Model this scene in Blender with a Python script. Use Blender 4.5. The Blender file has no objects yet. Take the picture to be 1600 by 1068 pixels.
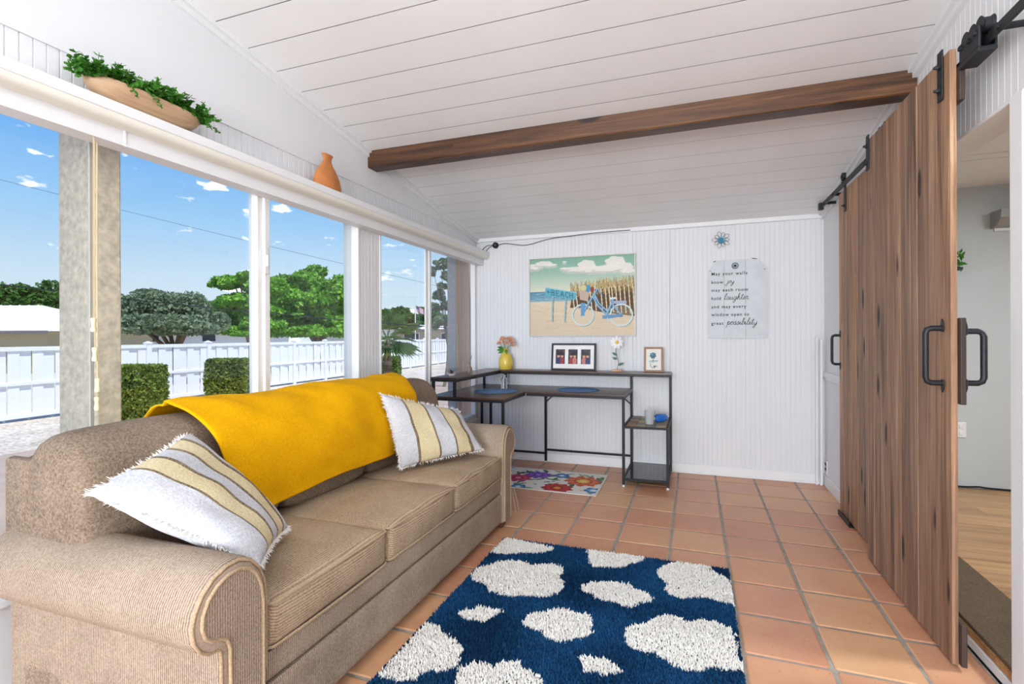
import bpy, bmesh, math, random
import numpy as np
from mathutils import Vector, Matrix, noise as mnoise

random.seed(7); RNG = np.random.default_rng(7)
S = bpy.context.scene
COL = S.collection
PI = math.pi

# ------------------------------------------------------------------ camera
FPX, YAW, ROLL, CY, EYE = 791.28, 0.3444, -0.004, 524.5, 1.24
_fw = Vector((-math.sin(YAW), math.cos(YAW), 0)); _r = Vector((math.cos(YAW), math.sin(YAW), 0)); _u = Vector((0, 0, 1))
_r2 = _r * math.cos(ROLL) + _u * math.sin(ROLL); _u2 = _r2.cross(_fw)
cam = bpy.data.cameras.new('camera'); cam_o = bpy.data.objects.new('camera', cam); COL.objects.link(cam_o)
cam.sensor_width = 36; cam.lens = FPX / 1600 * 36; cam.shift_y = (CY - 534) / 1600; cam.clip_start = .02; cam.clip_end = 500
m = Matrix((_r2, _u2, -_fw)).transposed().to_4x4(); m.translation = Vector((0, 0, EYE)); cam_o.matrix_world = m
S.camera = cam_o

def ray(u, v): return _fw + _r2 * ((u - 800) / FPX) + _u2 * ((CY - v) / FPX)
EYEP = Vector((0, 0, EYE))
def at(u, v, d): return EYEP + ray(u, v) * d
def onx(u, v, x): r = ray(u, v); return EYEP + r * (x / r.x)
def onz(u, v, z): r = ray(u, v); return EYEP + r * ((z - EYE) / r.z)

# ------------------------------------------------------------------ world, sun, lights, exposure
S.view_settings.view_transform = 'Standard'; S.view_settings.look = 'None'
S.view_settings.exposure = 0.57; S.view_settings.gamma = 1.0; S.view_settings.use_curve_mapping = False
W = bpy.data.worlds.new('sky'); S.world = W; W.use_nodes = True
nt = W.node_tree; nt.nodes.clear()
def N(t, typ, **kw):
    n = t.nodes.new(typ)
    for k, v in kw.items(): setattr(n, k, v)
    return n
tc = N(nt, 'ShaderNodeTexCoord'); sep = N(nt, 'ShaderNodeSeparateXYZ'); nt.links.new(tc.outputs['Generated'], sep.inputs[0])
rmp = N(nt, 'ShaderNodeValToRGB'); nt.links.new(sep.outputs['Z'], rmp.inputs[0])
els = rmp.color_ramp.elements
def skyc(r, g, b): return tuple((((x / 255 + .055) / 1.055) ** 2.4) / 1.34 for x in (r, g, b)) + (1,)
els[0].position = 0.0; els[0].color = skyc(226, 238, 247)
els[1].position = 0.10; els[1].color = skyc(204, 228, 248)
e = els.new(.20); e.color = skyc(158, 206, 249)
e = els.new(.34); e.color = skyc(92, 168, 244)
e = els.new(.75); e.color = skyc(58, 130, 222)
mp = N(nt, 'ShaderNodeMapping'); mp.inputs['Scale'].default_value = (6.0, 6.0, 13.0); nt.links.new(tc.outputs['Generated'], mp.inputs[0])
nz = N(nt, 'ShaderNodeTexNoise'); nz.inputs['Scale'].default_value = 2.6; nz.inputs['Detail'].default_value = 4; nz.inputs['Roughness'].default_value = .55
nt.links.new(mp.outputs[0], nz.inputs['Vector'])
cr = N(nt, 'ShaderNodeValToRGB'); cr.color_ramp.elements[0].position = .605; cr.color_ramp.elements[1].position = .68
nt.links.new(nz.outputs['Fac'], cr.inputs[0])
mx = N(nt, 'ShaderNodeMixRGB'); nt.links.new(cr.outputs[0], mx.inputs['Fac']); nt.links.new(rmp.outputs[0], mx.inputs[1]); mx.inputs[2].default_value = (1, 1, 1, 1)
bg = N(nt, 'ShaderNodeBackground'); bg.inputs['Strength'].default_value = 0.95; nt.links.new(mx.outputs[0], bg.inputs['Color'])
wo = N(nt, 'ShaderNodeOutputWorld'); nt.links.new(bg.outputs[0], wo.inputs[0])

def light(name, typ, loc, energy, direction=None, **kw):
    l = bpy.data.lights.new(name, typ); l.energy = energy
    for k, v in kw.items(): setattr(l, k, v)
    o = bpy.data.objects.new(name, l); COL.objects.link(o); o.location = loc
    if direction: o.rotation_euler = Vector(direction).to_track_quat('-Z', 'Y').to_euler()
    return o
light('sun', 'SUN', (0, 0, 8), 3.2, (-.42, .10, -.90), angle=math.radians(.6), color=(1, .96, .9))
# added fill light for the room, unseen, placed by the rear wall openings
light('rear_fill_light', 'AREA', (-.5, -4.15, 1.45), 235, (0, 1, 0.02), shape='RECTANGLE', size=2.7, size_y=1.7, color=(.90, .95, 1))

# ------------------------------------------------------------------ helpers
def lin(c):
    if isinstance(c, str): c = tuple(int(c[i:i + 2], 16) for i in (0, 2, 4))
    return tuple(((x / 255) / 12.92 if x / 255 < .04045 else ((x / 255 + .055) / 1.055) ** 2.4) for x in c[:3]) + (1,)

def newmat(name):
    m = bpy.data.materials.new(name); m.use_nodes = True
    t = m.node_tree; b = t.nodes['Principled BSDF']
    return m, t, b
def coords(t, scale=(1, 1, 1), kind='Object', rnd=False):
    tc = N(t, 'ShaderNodeTexCoord'); mp = N(t, 'ShaderNodeMapping'); mp.inputs['Scale'].default_value = scale
    t.links.new(tc.outputs[kind], mp.inputs[0])
    if rnd:
        oi = N(t, 'ShaderNodeObjectInfo'); ml = N(t, 'ShaderNodeMath', operation='MULTIPLY'); ml.inputs[1].default_value = 37.0
        t.links.new(oi.outputs['Random'], ml.inputs[0]); cb = N(t, 'ShaderNodeCombineXYZ')
        for i in range(3): t.links.new(ml.outputs[0], cb.inputs[i])
        t.links.new(cb.outputs[0], mp.inputs['Location'])
    return mp.outputs[0]
def ramp(t, fac, stops):
    r = N(t, 'ShaderNodeValToRGB'); e = r.color_ramp.elements
    e[0].position, e[0].color = stops[0][0], stops[0][1]; e[1].position, e[1].color = stops[-1][0], stops[-1][1]
    for p, c in stops[1:-1]:
        k = e.new(p); k.color = c
    t.links.new(fac, r.inputs[0]); return r.outputs[0]
def noise(t, vec, scale, detail=3, rough=.55, dist=0):
    n = N(t, 'ShaderNodeTexNoise'); n.inputs['Scale'].default_value = scale; n.inputs['Detail'].default_value = detail
    n.inputs['Roughness'].default_value = rough; n.inputs['Distortion'].default_value = dist
    t.links.new(vec, n.inputs['Vector']); return n.outputs['Fac']
def bump(t, b, h, strength=.3, dist=.01):
    n = N(t, 'ShaderNodeBump'); n.inputs['Strength'].default_value = strength; n.inputs['Distance'].default_value = dist
    t.links.new(h, n.inputs['Height']); t.links.new(n.outputs[0], b.inputs['Normal'])
def plain(name, c, rough=.5, metal=0, var=.06, vscale=12, bmp=0, bscale=80, spec=.5, trans=0):
    """one colour with slight noise variation and fine relief"""
    m, t, b = newmat(name); c = lin(c); v = coords(t)
    lo = tuple(x * (1 - var) for x in c[:3]) + (1,); hi = tuple(min(1, x * (1 + var)) for x in c[:3]) + (1,)
    t.links.new(ramp(t, noise(t, v, vscale), [(.3, lo), (.7, hi)]), b.inputs['Base Color'])
    b.inputs['Roughness'].default_value = rough; b.inputs['Metallic'].default_value = metal; b.inputs['Specular IOR Level'].default_value = spec
    if trans: b.inputs['Transmission Weight'].default_value = trans
    if bmp: bump(t, b, noise(t, v, bscale, 4), bmp, .004)
    return m
def attr_mat(name, rough=.6, bmp=0, bscale=200, spec=.3):
    m, t, b = newmat(name); a = N(t, 'ShaderNodeAttribute', attribute_name='Col')
    t.links.new(a.outputs['Color'], b.inputs['Base Color']); b.inputs['Roughness'].default_value = rough; b.inputs['Specular IOR Level'].default_value = spec
    if bmp: bump(t, b, noise(t, coords(t), bscale, 3), bmp, .002)
    return m
def wood(name, cols, axis=2, rough=.55, scale=1.0, knots=True, bmp=.25, cols2=None):
    """grain along the given object axis; every plank shifts the pattern by its own random number"""
    m, t, b = newmat(name)
    def math_(op, x, y, z=None):
        n = N(t, 'ShaderNodeMath', operation=op)
        for i, q in enumerate((x, y, z)):
            if q is None: continue
            if isinstance(q, (int, float)): n.inputs[i].default_value = q
            else: t.links.new(q, n.inputs[i])
        return n.outputs[0]
    def stretched(a, l): sc = [a * scale] * 3; sc[axis] = l * scale; return coords(t, tuple(sc), rnd=True)
    g = noise(t, stretched(11, .55), 1.6, 6, .60, 1.1)
    f = noise(t, stretched(70, 1.3), 1.0, 4, .65)
    h = noise(t, stretched(260, 9), 1.0, 2, .6)
    fac = math_('MULTIPLY_ADD', f, .32, math_('MULTIPLY_ADD', h, .18, math_('MULTIPLY', g, .62)))
    if knots:
        vo = N(t, 'ShaderNodeTexVoronoi'); vo.inputs['Scale'].default_value = 1.0; t.links.new(stretched(7.5, 2.2), vo.inputs['Vector'])
        kr = N(t, 'ShaderNodeMapRange'); kr.inputs[1].default_value = .03; kr.inputs[2].default_value = .17; kr.inputs[3].default_value = -.42; kr.inputs[4].default_value = 0
        t.links.new(vo.outputs['Distance'], kr.inputs[0]); fac = math_('ADD', fac, kr.outputs[0])
    def rmp_(cl): n = len(cl); return ramp(t, fac, [(.36 + .36 * i / (n - 1), lin(c)) for i, c in enumerate(cl)])
    col = rmp_(cols); oi = N(t, 'ShaderNodeObjectInfo')
    if cols2:
        r2 = math_('MULTIPLY', math_('FRACT', math_('MULTIPLY', oi.outputs['Random'], 7.31), 0.0), .65)
        mm = N(t, 'ShaderNodeMixRGB'); t.links.new(r2, mm.inputs[0]); t.links.new(col, mm.inputs[1]); t.links.new(rmp_(cols2), mm.inputs[2]); col = mm.outputs[0]
    hs = N(t, 'ShaderNodeHueSaturation'); mr = N(t, 'ShaderNodeMapRange')
    mr.inputs[3].default_value = .86; mr.inputs[4].default_value = 1.14; t.links.new(oi.outputs['Random'], mr.inputs[0]); t.links.new(mr.outputs[0], hs.inputs['Value'])
    t.links.new(col, hs.inputs['Color']); t.links.new(hs.outputs[0], b.inputs['Base Color'])
    b.inputs['Roughness'].default_value = rough; bump(t, b, fac, bmp, .004)
    return m

class MB:
    """collects shapes; build() links them as ONE mesh object"""
    def __init__(s): s.v = []; s.f = []; s.mi = []
    def add(s, vs, fs, mi=0):
        o = len(s.v); s.v += [tuple(p) for p in vs]; s.f += [tuple(i + o for i in f) for f in fs]; s.mi += [mi] * len(fs); return s
    def box(s, x0, x1, y0, y1, z0, z1, ch=0, mi=0, mat=None):
        if x0 > x1: x0, x1 = x1, x0
        if y0 > y1: y0, y1 = y1, y0
        if z0 > z1: z0, z1 = z1, z0
        if ch:
            bm = bmesh.new(); bmesh.ops.create_cube(bm, size=1)
            for q in bm.verts: q.co = Vector(((q.co.x + .5) * (x1 - x0) + x0, (q.co.y + .5) * (y1 - y0) + y0, (q.co.z + .5) * (z1 - z0) + z0))
            bmesh.ops.bevel(bm, geom=bm.edges[:], offset=min(ch, .45 * min(x1 - x0, y1 - y0, z1 - z0)), segments=2, profile=.5, affect='EDGES')
            bm.verts.index_update(); vs = [q.co.copy() for q in bm.verts]; fs = [[q.index for q in f.verts] for f in bm.faces]; bm.free()
        else:
            vs = [Vector(p) for p in ((x0, y0, z0), (x1, y0, z0), (x1, y1, z0), (x0, y1, z0), (x0, y0, z1), (x1, y0, z1), (x1, y1, z1), (x0, y1, z1))]
            fs = [(0, 3, 2, 1), (4, 5, 6, 7), (0, 1, 5, 4), (1, 2, 6, 5), (2, 3, 7, 6), (3, 0, 4, 7)]
        if mat: vs = [mat @ Vector(p) for p in vs]
        return s.add(vs, fs, mi)
    def tube(s, pts, r, n=8, closed=False, cap=True, mi=0):
        pts = [Vector(p) for p in pts]; L = len(pts); rs = r if isinstance(r, (list, tuple)) else [r] * L
        vs = []; ref = None
        for i, p in enumerate(pts):
            a = pts[(i - 1) % L] if (closed or i > 0) else p; b = pts[(i + 1) % L] if (closed or i < L - 1) else p
            d = (b - a).normalized()
            if ref is None:
                ref = Vector((0, 0, 1)) if abs(d.z) < .9 else Vector((1, 0, 0))
            x = (ref - d * ref.dot(d)).normalized(); y = d.cross(x); ref = x
            vs += [p + (x * math.cos(k * 2 * PI / n) + y * math.sin(k * 2 * PI / n)) * rs[i] for k in range(n)]
        fs = []
        for i in range(L if closed else L - 1):
            j = (i + 1) % L
            for k in range(n): fs.append((i * n + k, i * n + (k + 1) % n, j * n + (k + 1) % n, j * n + k))
        if cap and not closed: fs += [tuple(reversed(range(n))), tuple(range((L - 1) * n, L * n))]
        return s.add(vs, fs, mi)
    def lathe(s, prof, c=(0, 0, 0), n=24, mi=0, sy=1.0):
        vs = []; fs = []
        for (r, z) in prof: vs += [(c[0] + r * math.cos(2 * PI * k / n), c[1] + sy * r * math.sin(2 * PI * k / n), c[2] + z) for k in range(n)]
        for i in range(len(prof) - 1):
            for k in range(n): fs.append((i * n + k, i * n + (k + 1) % n, (i + 1) * n + (k + 1) % n, (i + 1) * n + k))
        if prof[0][0] > 1e-5: fs.append(tuple(reversed(range(n))))
        if prof[-1][0] > 1e-5: fs.append(tuple(range((len(prof) - 1) * n, len(prof) * n)))
        return s.add(vs, fs, mi)
    def prism(s, poly, a, b, axis='x', mi=0):
        """polygon in the two other axes (cyclic order) swept from a to b"""
        n = len(poly)
        def P(p, t): return {'x': (t, p[0], p[1]), 'y': (p[0], t, p[1]), 'z': (p[0], p[1], t)}[axis]
        vs = [P(p, a) for p in poly] + [P(p, b) for p in poly]
        fs = [tuple(range(n)), tuple(reversed(range(n, 2 * n)))] + [(i, i + n, (i + 1) % n + n, (i + 1) % n) for i in range(n)]
        return s.add(vs, fs, mi)
    def build(s, name, mat, parent=None, smooth=False, loc=None):
        me = bpy.data.meshes.new(name); me.from_pydata(s.v, [], s.f)
        mats = mat if isinstance(mat, (list, tuple)) else [mat]
        for q in mats: me.materials.append(q)
        if len(mats) > 1: me.polygons.foreach_set('material_index', s.mi)
        bm = bmesh.new(); bm.from_mesh(me); bmesh.ops.recalc_face_normals(bm, faces=bm.faces); bm.to_mesh(me); bm.free()
        if smooth:
            me.polygons.foreach_set('use_smooth', [True] * len(me.polygons))
            try: me.set_sharp_from_angle(angle=math.radians(smooth if smooth is not True else 50))
            except Exception: pass
        return link(name, me, parent, loc)
def link(name, me, parent=None, loc=None):
    o = bpy.data.objects.new(name, me); COL.objects.link(o)
    if loc is not None: o.location = loc
    if parent is not None:
        o.parent = parent
        if loc is None:
            o.matrix_parent_inverse = parent.matrix_basis.inverted()
    return o
def tag(o, label=None, cat=None, group=None, kind=None):
    if label: o['label'] = label
    if cat: o['category'] = cat
    if group: o['group'] = group
    if kind: o['kind'] = kind
    return o
def empty(name, loc=(0, 0, 0), label=None, cat=None, group=None, kind=None):
    o = bpy.data.objects.new(name, None); COL.objects.link(o); o.location = loc; o.empty_display_size = .05
    return tag(o, label, cat, group, kind)
def copy_tree(o, parent=None):
    c = o.copy(); COL.objects.link(c); c.parent = parent
    for ch in list(o.children): copy_tree(ch, c)
    return c

def rbox(sx, sy, sz, r, n=10, puff=(0, 0, 0), nz=0, seed=0, nscale=4):
    """rounded, puffed cushion block centred on the origin"""
    bm = bmesh.new(); bmesh.ops.create_cube(bm, size=2); bmesh.ops.subdivide_edges(bm, edges=bm.edges[:], cuts=n, use_grid_fill=True)
    h = Vector((sx / 2, sy / 2, sz / 2))
    for q in bm.verts:
        p = q.co.copy()
        # denser near the rim
        p = Vector([math.copysign(abs(c) ** .7, c) for c in p])
        w = Vector((p.x * h.x, p.y * h.y, p.z * h.z))
        inn = Vector([max(-(h[i] - r), min(h[i] - r, w[i])) for i in range(3)])
        d = w - inn
        if d.length > 1e-9: w = inn + d.normalized() * r
        cx, cy, cz = (1 - p.x ** 2), (1 - p.y ** 2), (1 - p.z ** 2)
        w.x += math.copysign(puff[0] * cy * cz, p.x) * abs(p.x) ** 3; w.y += math.copysign(puff[1] * cx * cz, p.y) * abs(p.y) ** 3; w.z += math.copysign(puff[2] * cx * cy, p.z) * abs(p.z) ** 3
        if nz:
            k = mnoise.noise(Vector((w.x * nscale + seed, w.y * nscale, w.z * nscale)))
            w += Vector((p.x, p.y, p.z)).normalized() * nz * k
        q.co = w
    bm.verts.index_update()
    vs = [q.co.copy() for q in bm.verts]; fs = [[q.index for q in f.verts] for f in bm.faces]; bm.free()
    return vs, fs
def rrect(x0, x1, y0, y1, r, n=5):
    out = []
    for cx, cy, a in ((x1 - r, y1 - r, 0), (x0 + r, y1 - r, 90), (x0 + r, y0 + r, 180), (x1 - r, y0 + r, 270)):
        for k in range(n + 1):
            t = math.radians(a + 90 * k / n); out.append((cx + r * math.cos(t), cy + r * math.sin(t)))
    return out

# numpy painter for flat prints -------------------------------------------------
class Canvas:
    def __init__(s, w, h, c): s.w, s.h = w, h; s.a = np.empty((h, w, 3)); s.a[:] = np.array(c, float); s.Y, s.X = np.mgrid[0:h, 0:w].astype(float)
    def put(s, mask, c, al=1.0): s.a[mask] = s.a[mask] * (1 - al) + np.array(c, float) * al
    def ell(s, cx, cy, rx, ry, c, al=1.0, rot=0, wob=0, k=5):
        dx, dy = s.X - cx, s.Y - cy; ca, sa = math.cos(rot), math.sin(rot); x, y = (dx * ca + dy * sa) / rx, (-dx * sa + dy * ca) / ry
        r = np.hypot(x, y); lim = 1 + wob * np.sin(k * np.arctan2(y, x)); s.put(r < lim, c, al)
    def ring(s, cx, cy, rx, ry, w, c, al=1.0):
        r = np.hypot((s.X - cx) / rx, (s.Y - cy) / ry); s.put(np.abs(r - 1) < w / min(rx, ry) / 2, c, al)
    def line(s, pts, w, c, al=1.0):
        for (x0, y0), (x1, y1) in zip(pts[:-1], pts[1:]):
            dx, dy = x1 - x0, y1 - y0; L = dx * dx + dy * dy + 1e-9
            t = np.clip(((s.X - x0) * dx + (s.Y - y0) * dy) / L, 0, 1); s.put(np.hypot(s.X - x0 - t * dx, s.Y - y0 - t * dy) < w / 2, c, al)
    def poly(s, pts, c, al=1.0):
        ins = np.zeros((s.h, s.w), bool); n = len(pts)
        for i in range(n):
            (x0, y0), (x1, y1) = pts[i], pts[(i + 1) % n]
            if y0 == y1: continue
            cnd = ((y0 > s.Y) != (y1 > s.Y)) & (s.X < (x1 - x0) * (s.Y - y0) / (y1 - y0) + x0); ins ^= cnd
        s.put(ins, c, al)
    def grain(s, amt, seed=0): s.a += np.random.default_rng(seed).normal(0, amt, (s.h, s.w, 1)); s.a = np.clip(s.a, 0, 255)
def print_mesh(name, cv, org, ux, uy, mat, parent=None):
    """flat print: a fine grid whose vertices carry the canvas colours; org = top-left corner, ux/uy = full edge vectors"""
    h, w = cv.h, cv.w; org, ux, uy = np.array(org, float), np.array(ux, float), np.array(uy, float)
    gx, gy = np.meshgrid(np.linspace(0, 1, w), np.linspace(0, 1, h))
    co = org + gx[..., None] * ux + gy[..., None] * uy
    idx = np.arange(w * h).reshape(h, w)
    f = np.stack([idx[:-1, :-1], idx[1:, :-1], idx[1:, 1:], idx[:-1, 1:]], -1).reshape(-1, 4)
    me = bpy.data.meshes.new(name); me.from_pydata(co.reshape(-1, 3).tolist(), [], f.tolist()); me.materials.append(mat)
    c = np.clip(cv.a, 0, 255).reshape(-1, 3) / 255; c = np.where(c < .04045, c / 12.92, ((c + .055) / 1.055) ** 2.4)
    at_ = me.color_attributes.new('Col', 'FLOAT_COLOR', 'POINT'); at_.data.foreach_set('color', np.hstack([c, np.ones((len(c), 1))]).astype(np.float32).ravel())
    return link(name, me, parent)
def spline(pts, n=8, closed=False):
    pts = [Vector(p) for p in pts]; L = len(pts); out = []
    for i in range(L if closed else L - 1):
        g = (lambda k: pts[k % L]) if closed else (lambda k: pts[max(0, min(L - 1, k))])
        p0, p1, p2, p3 = g(i - 1), g(i), g(i + 1), g(i + 2)
        for k in range(n):
            t = k / n; out.append(.5 * ((2 * p1) + (p2 - p0) * t + (2 * p0 - 5 * p1 + 4 * p2 - p3) * t * t + (3 * p1 - p0 - 3 * p2 + p3) * t ** 3))
    if not closed: out.append(pts[-1])
    return out

# ------------------------------------------------------------------ materials
M = {}
M['white_wall'] = plain('white_wall', 'E3E3E5', .55, var=.012, vscale=3, bmp=.05, bscale=60, spec=.3)
M['white_trim'] = plain('white_trim', 'E9E9EA', .38, var=.012, vscale=5, spec=.4)
M['white_ceiling'] = plain('white_ceiling', 'F2F2F2', .5, var=.02, vscale=2.5, bmp=.04, bscale=40, spec=.3)
M['cream_trim'] = plain('cream_trim', 'EDEAE0', .4, var=.02)
M['ceil_gap_shade'] = plain('ceiling_gap_shade', '7A7A7A', .9)  # shadow lines of the plank gaps, put into the colour of the sides
M['grout'] = plain('grout', 'A2988C', .9, var=.18, vscale=18, bmp=.3, bscale=220)
M['frame_alu'] = plain('window_frame_white', 'ECECEC', .35, var=.01)
M['channel'] = plain('grey_channel', 'A8A59C', .5)
M['black'] = plain('black_metal', '1B1B1D', .45, metal=.4, var=.1, vscale=30, bmp=.03)
M['black_hw'] = plain('black_hardware', '24262B', .5, metal=.3, var=.12, vscale=40, bmp=.06)
M['barn'] = wood('barn_door_wood', ['2E2018', '745642', '966E50', 'B08664', 'D0AC88'], axis=2, rough=.62, cols2=['33281F', '66554A', '80695C', '96806E', 'B39E8A'])
M['barn_dark'] = wood('barn_batten_wood', ['2A1F1B', '3A2B25', '4A382F'], axis=2, rough=.6, knots=False)
M['beam'] = wood('stained_beam_wood', ['1E1008', '341D0D', '472B15', '5F3C20', '785434'], axis=0, rough=.45, scale=.9)
M['desk_wood'] = wood('desk_dark_wood', ['2A1916', '40261F', '55352B', '66463A'], axis=0, rough=.3, knots=False, bmp=.08)
M['leg_wood'] = wood('sofa_leg_wood', ['3A1D10', '5A2E18', '6E3C20'], axis=2, rough=.4, knots=False)
M['bowl_wood'] = wood('pale_dough_bowl_wood', ['B08A68', 'C8A480', 'D9B996'], axis=1, rough=.6, scale=.7, knots=False, bmp=.12)
M['laminate'] = wood('laminate_floor', ['7A5230', '9E7144', 'BC8F5E', 'D2AB7C'], axis=0, rough=.3, scale=.55, knots=False, bmp=.03)
M['frame_wood'] = wood('small_frame_wood', ['6A4020', '8A5A2E', 'A06C38'], axis=2, rough=.4, knots=False)

def tile_material():
    m, t, b = newmat('terracotta_tile'); v = coords(t, rnd=True)
    oi = N(t, 'ShaderNodeObjectInfo')
    base = ramp(t, oi.outputs['Random'], [(0, lin('CE9270')), (.25, lin('D49D79')), (.5, lin('CF9576')), (.72, lin('DCAA80')), (.88, lin('D59F78')), (1, lin('CA9072'))])
    n1 = noise(t, v, 3.2, 5, .6, .5); mm = N(t, 'ShaderNodeMixRGB', blend_type='OVERLAY'); mm.inputs[0].default_value = .55
    g = ramp(t, n1, [(.25, (.30, .28, .27, 1)), (.5, (.5, .5, .5, 1)), (.78, (.68, .66, .62, 1))])
    t.links.new(base, mm.inputs[1]); t.links.new(g, mm.inputs[2])
    n2 = noise(t, v, 55, 4, .7); sp = ramp(t, n2, [(.0, lin('7A4A34')), (.30, lin('9A6046')), (.36, (1, 1, 1, 1))])
    mu = N(t, 'ShaderNodeMixRGB', blend_type='MULTIPLY'); mu.inputs[0].default_value = .5; t.links.new(mm.outputs[0], mu.inputs[1]); t.links.new(sp, mu.inputs[2])
    t.links.new(mu.outputs[0], b.inputs['Base Color'])
    t.links.new(ramp(t, n1, [(.3, (.30, .30, .30, 1)), (.7, (.48, .48, .48, 1))]), b.inputs['Roughness'])
    bump(t, b, noise(t, v, 14, 5, .6), .16, .006); return m
M['tile'] = tile_material()

def fabric(name, c1, c2, rib_axis=None, rib=42, ribamt=.25, bs=.5, weave=420):
    """woven cloth: two sets of threads plus slub noise; rib_axis adds a stronger rib across that axis"""
    m, t, b = newmat(name); v = coords(t)
    def wave(ax, sc, dist=.7):
        w = N(t, 'ShaderNodeTexWave', bands_direction='XYZX'[ax]); w.inputs['Scale'].default_value = sc; w.inputs['Distortion'].default_value = dist; w.inputs['Detail'].default_value = 2; w.inputs['Detail Scale'].default_value = 2.5
        if ax == 3:
            d_ = N(t, 'ShaderNodeVectorMath', operation='DOT_PRODUCT'); d_.inputs[1].default_value = (1, 0, 1); t.links.new(v, d_.inputs[0]); cx_ = N(t, 'ShaderNodeCombineXYZ'); t.links.new(d_.outputs['Value'], cx_.inputs[0]); t.links.new(cx_.outputs[0], w.inputs['Vector'])
        else: t.links.new(v, w.inputs['Vector'])
        return w.outputs['Fac']
    def comb(a, ka, b_, kb):
        x = N(t, 'ShaderNodeMath', operation='MULTIPLY'); t.links.new(a, x.inputs[0]); x.inputs[1].default_value = ka
        y = N(t, 'ShaderNodeMath', operation='MULTIPLY_ADD'); t.links.new(b_, y.inputs[0]); y.inputs[1].default_value = kb; t.links.new(x.outputs[0], y.inputs[2]); return y.outputs[0]
    n = noise(t, coords(t, (weave, weave, weave)), .55, 2, .7); n2 = noise(t, v, 6, 3)
    h = comb(n, .72, n2, .28)
    if rib_axis is not None: h = comb(h, 1 - ribamt, wave(rib_axis, rib), ribamt)
    t.links.new(ramp(t, h, [(.34, lin(c1)), (.64, lin(c2))]), b.inputs['Base Color'])
    b.inputs['Roughness'].default_value = .95; b.inputs['Specular IOR Level'].default_value = .12
    bump(t, b, h, bs, .004); return m
M['sofa'] = fabric('tan_sofa_weave', '7C6B5B', 'B8A592', 0, 42, .28, .6, 300)
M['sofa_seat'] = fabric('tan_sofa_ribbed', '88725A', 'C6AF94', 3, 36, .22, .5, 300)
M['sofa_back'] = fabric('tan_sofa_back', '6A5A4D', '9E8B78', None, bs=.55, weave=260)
M['sofa_front'] = fabric('tan_sofa_front', '7C6B5B', 'B8A592', 1, 42, .20, .5, 300)
M['pipe'] = fabric('tan_piping', '9C8468', 'C4AC8E', None)
M['blanket'] = fabric('yellow_fleece', 'DC9C00', 'F4B60A', None, bs=.22, weave=300)
M['pil_white'] = fabric('pillow_white_cotton', 'B8B9BF', 'DADADD', None, bs=.5, weave=260)
M['pil_cream'] = fabric('pillow_cream_cotton', 'CBB98E', 'E6D7B2', None, bs=.5, weave=260)
M['pil_dash'] = fabric('pillow_brown_stitch', '3A3026', 'A8957A', None, bs=.5)
M['fringe'] = plain('pillow_fringe', 'E9E6E0', .95, var=.05)
M['rug'] = attr_mat('shag_rug', .95, spec=.1)
M['print'] = attr_mat('flat_print', .55, spec=.3)
M['paint'] = attr_mat('painted_canvas', .6, .15, 160)
M['glossprint'] = attr_mat('photo_print', .25)

def glass_mat():
    m = bpy.data.materials.new('window_glass'); m.use_nodes = True; t = m.node_tree; t.nodes.clear()
    o = N(t, 'ShaderNodeOutputMaterial'); mix = N(t, 'ShaderNodeMixShader'); tr = N(t, 'ShaderNodeBsdfTransparent'); gl = N(t, 'ShaderNodeBsdfGlossy')
    gl.inputs['Roughness'].default_value = 0.0; tr.inputs['Color'].default_value = (.985, .995, .99, 1)
    ge = N(t, 'ShaderNodeNewGeometry'); dp = N(t, 'ShaderNodeVectorMath', operation='DOT_PRODUCT'); t.links.new(ge.outputs['Incoming'], dp.inputs[0]); t.links.new(ge.outputs['Normal'], dp.inputs[1])
    ab = N(t, 'ShaderNodeMath', operation='ABSOLUTE'); t.links.new(dp.outputs['Value'], ab.inputs[0]); su = N(t, 'ShaderNodeMath', operation='SUBTRACT'); su.inputs[0].default_value = 1; t.links.new(ab.outputs[0], su.inputs[1])
    po = N(t, 'ShaderNodeMath', operation='POWER'); po.inputs[1].default_value = 5; t.links.new(su.outputs[0], po.inputs[0]); ma = N(t, 'ShaderNodeMath', operation='MULTIPLY_ADD'); ma.inputs[1].default_value = .97; ma.inputs[2].default_value = .03; t.links.new(po.outputs[0], ma.inputs[0])
    t.links.new(ma.outputs[0], mix.inputs[0]); t.links.new(tr.outputs[0], mix.inputs[1]); t.links.new(gl.outputs[0], mix.inputs[2]); t.links.new(mix.outputs[0], o.inputs[0]); return m
M['glass'] = glass_mat()
def clear_glass():
    m, t, b = newmat('clear_glass'); b.inputs['Transmission Weight'].default_value = 1; b.inputs['Roughness'].default_value = .02; b.inputs['Base Color'].default_value = (.95, .97, .98, 1); return m
M['clear'] = clear_glass()

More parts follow.
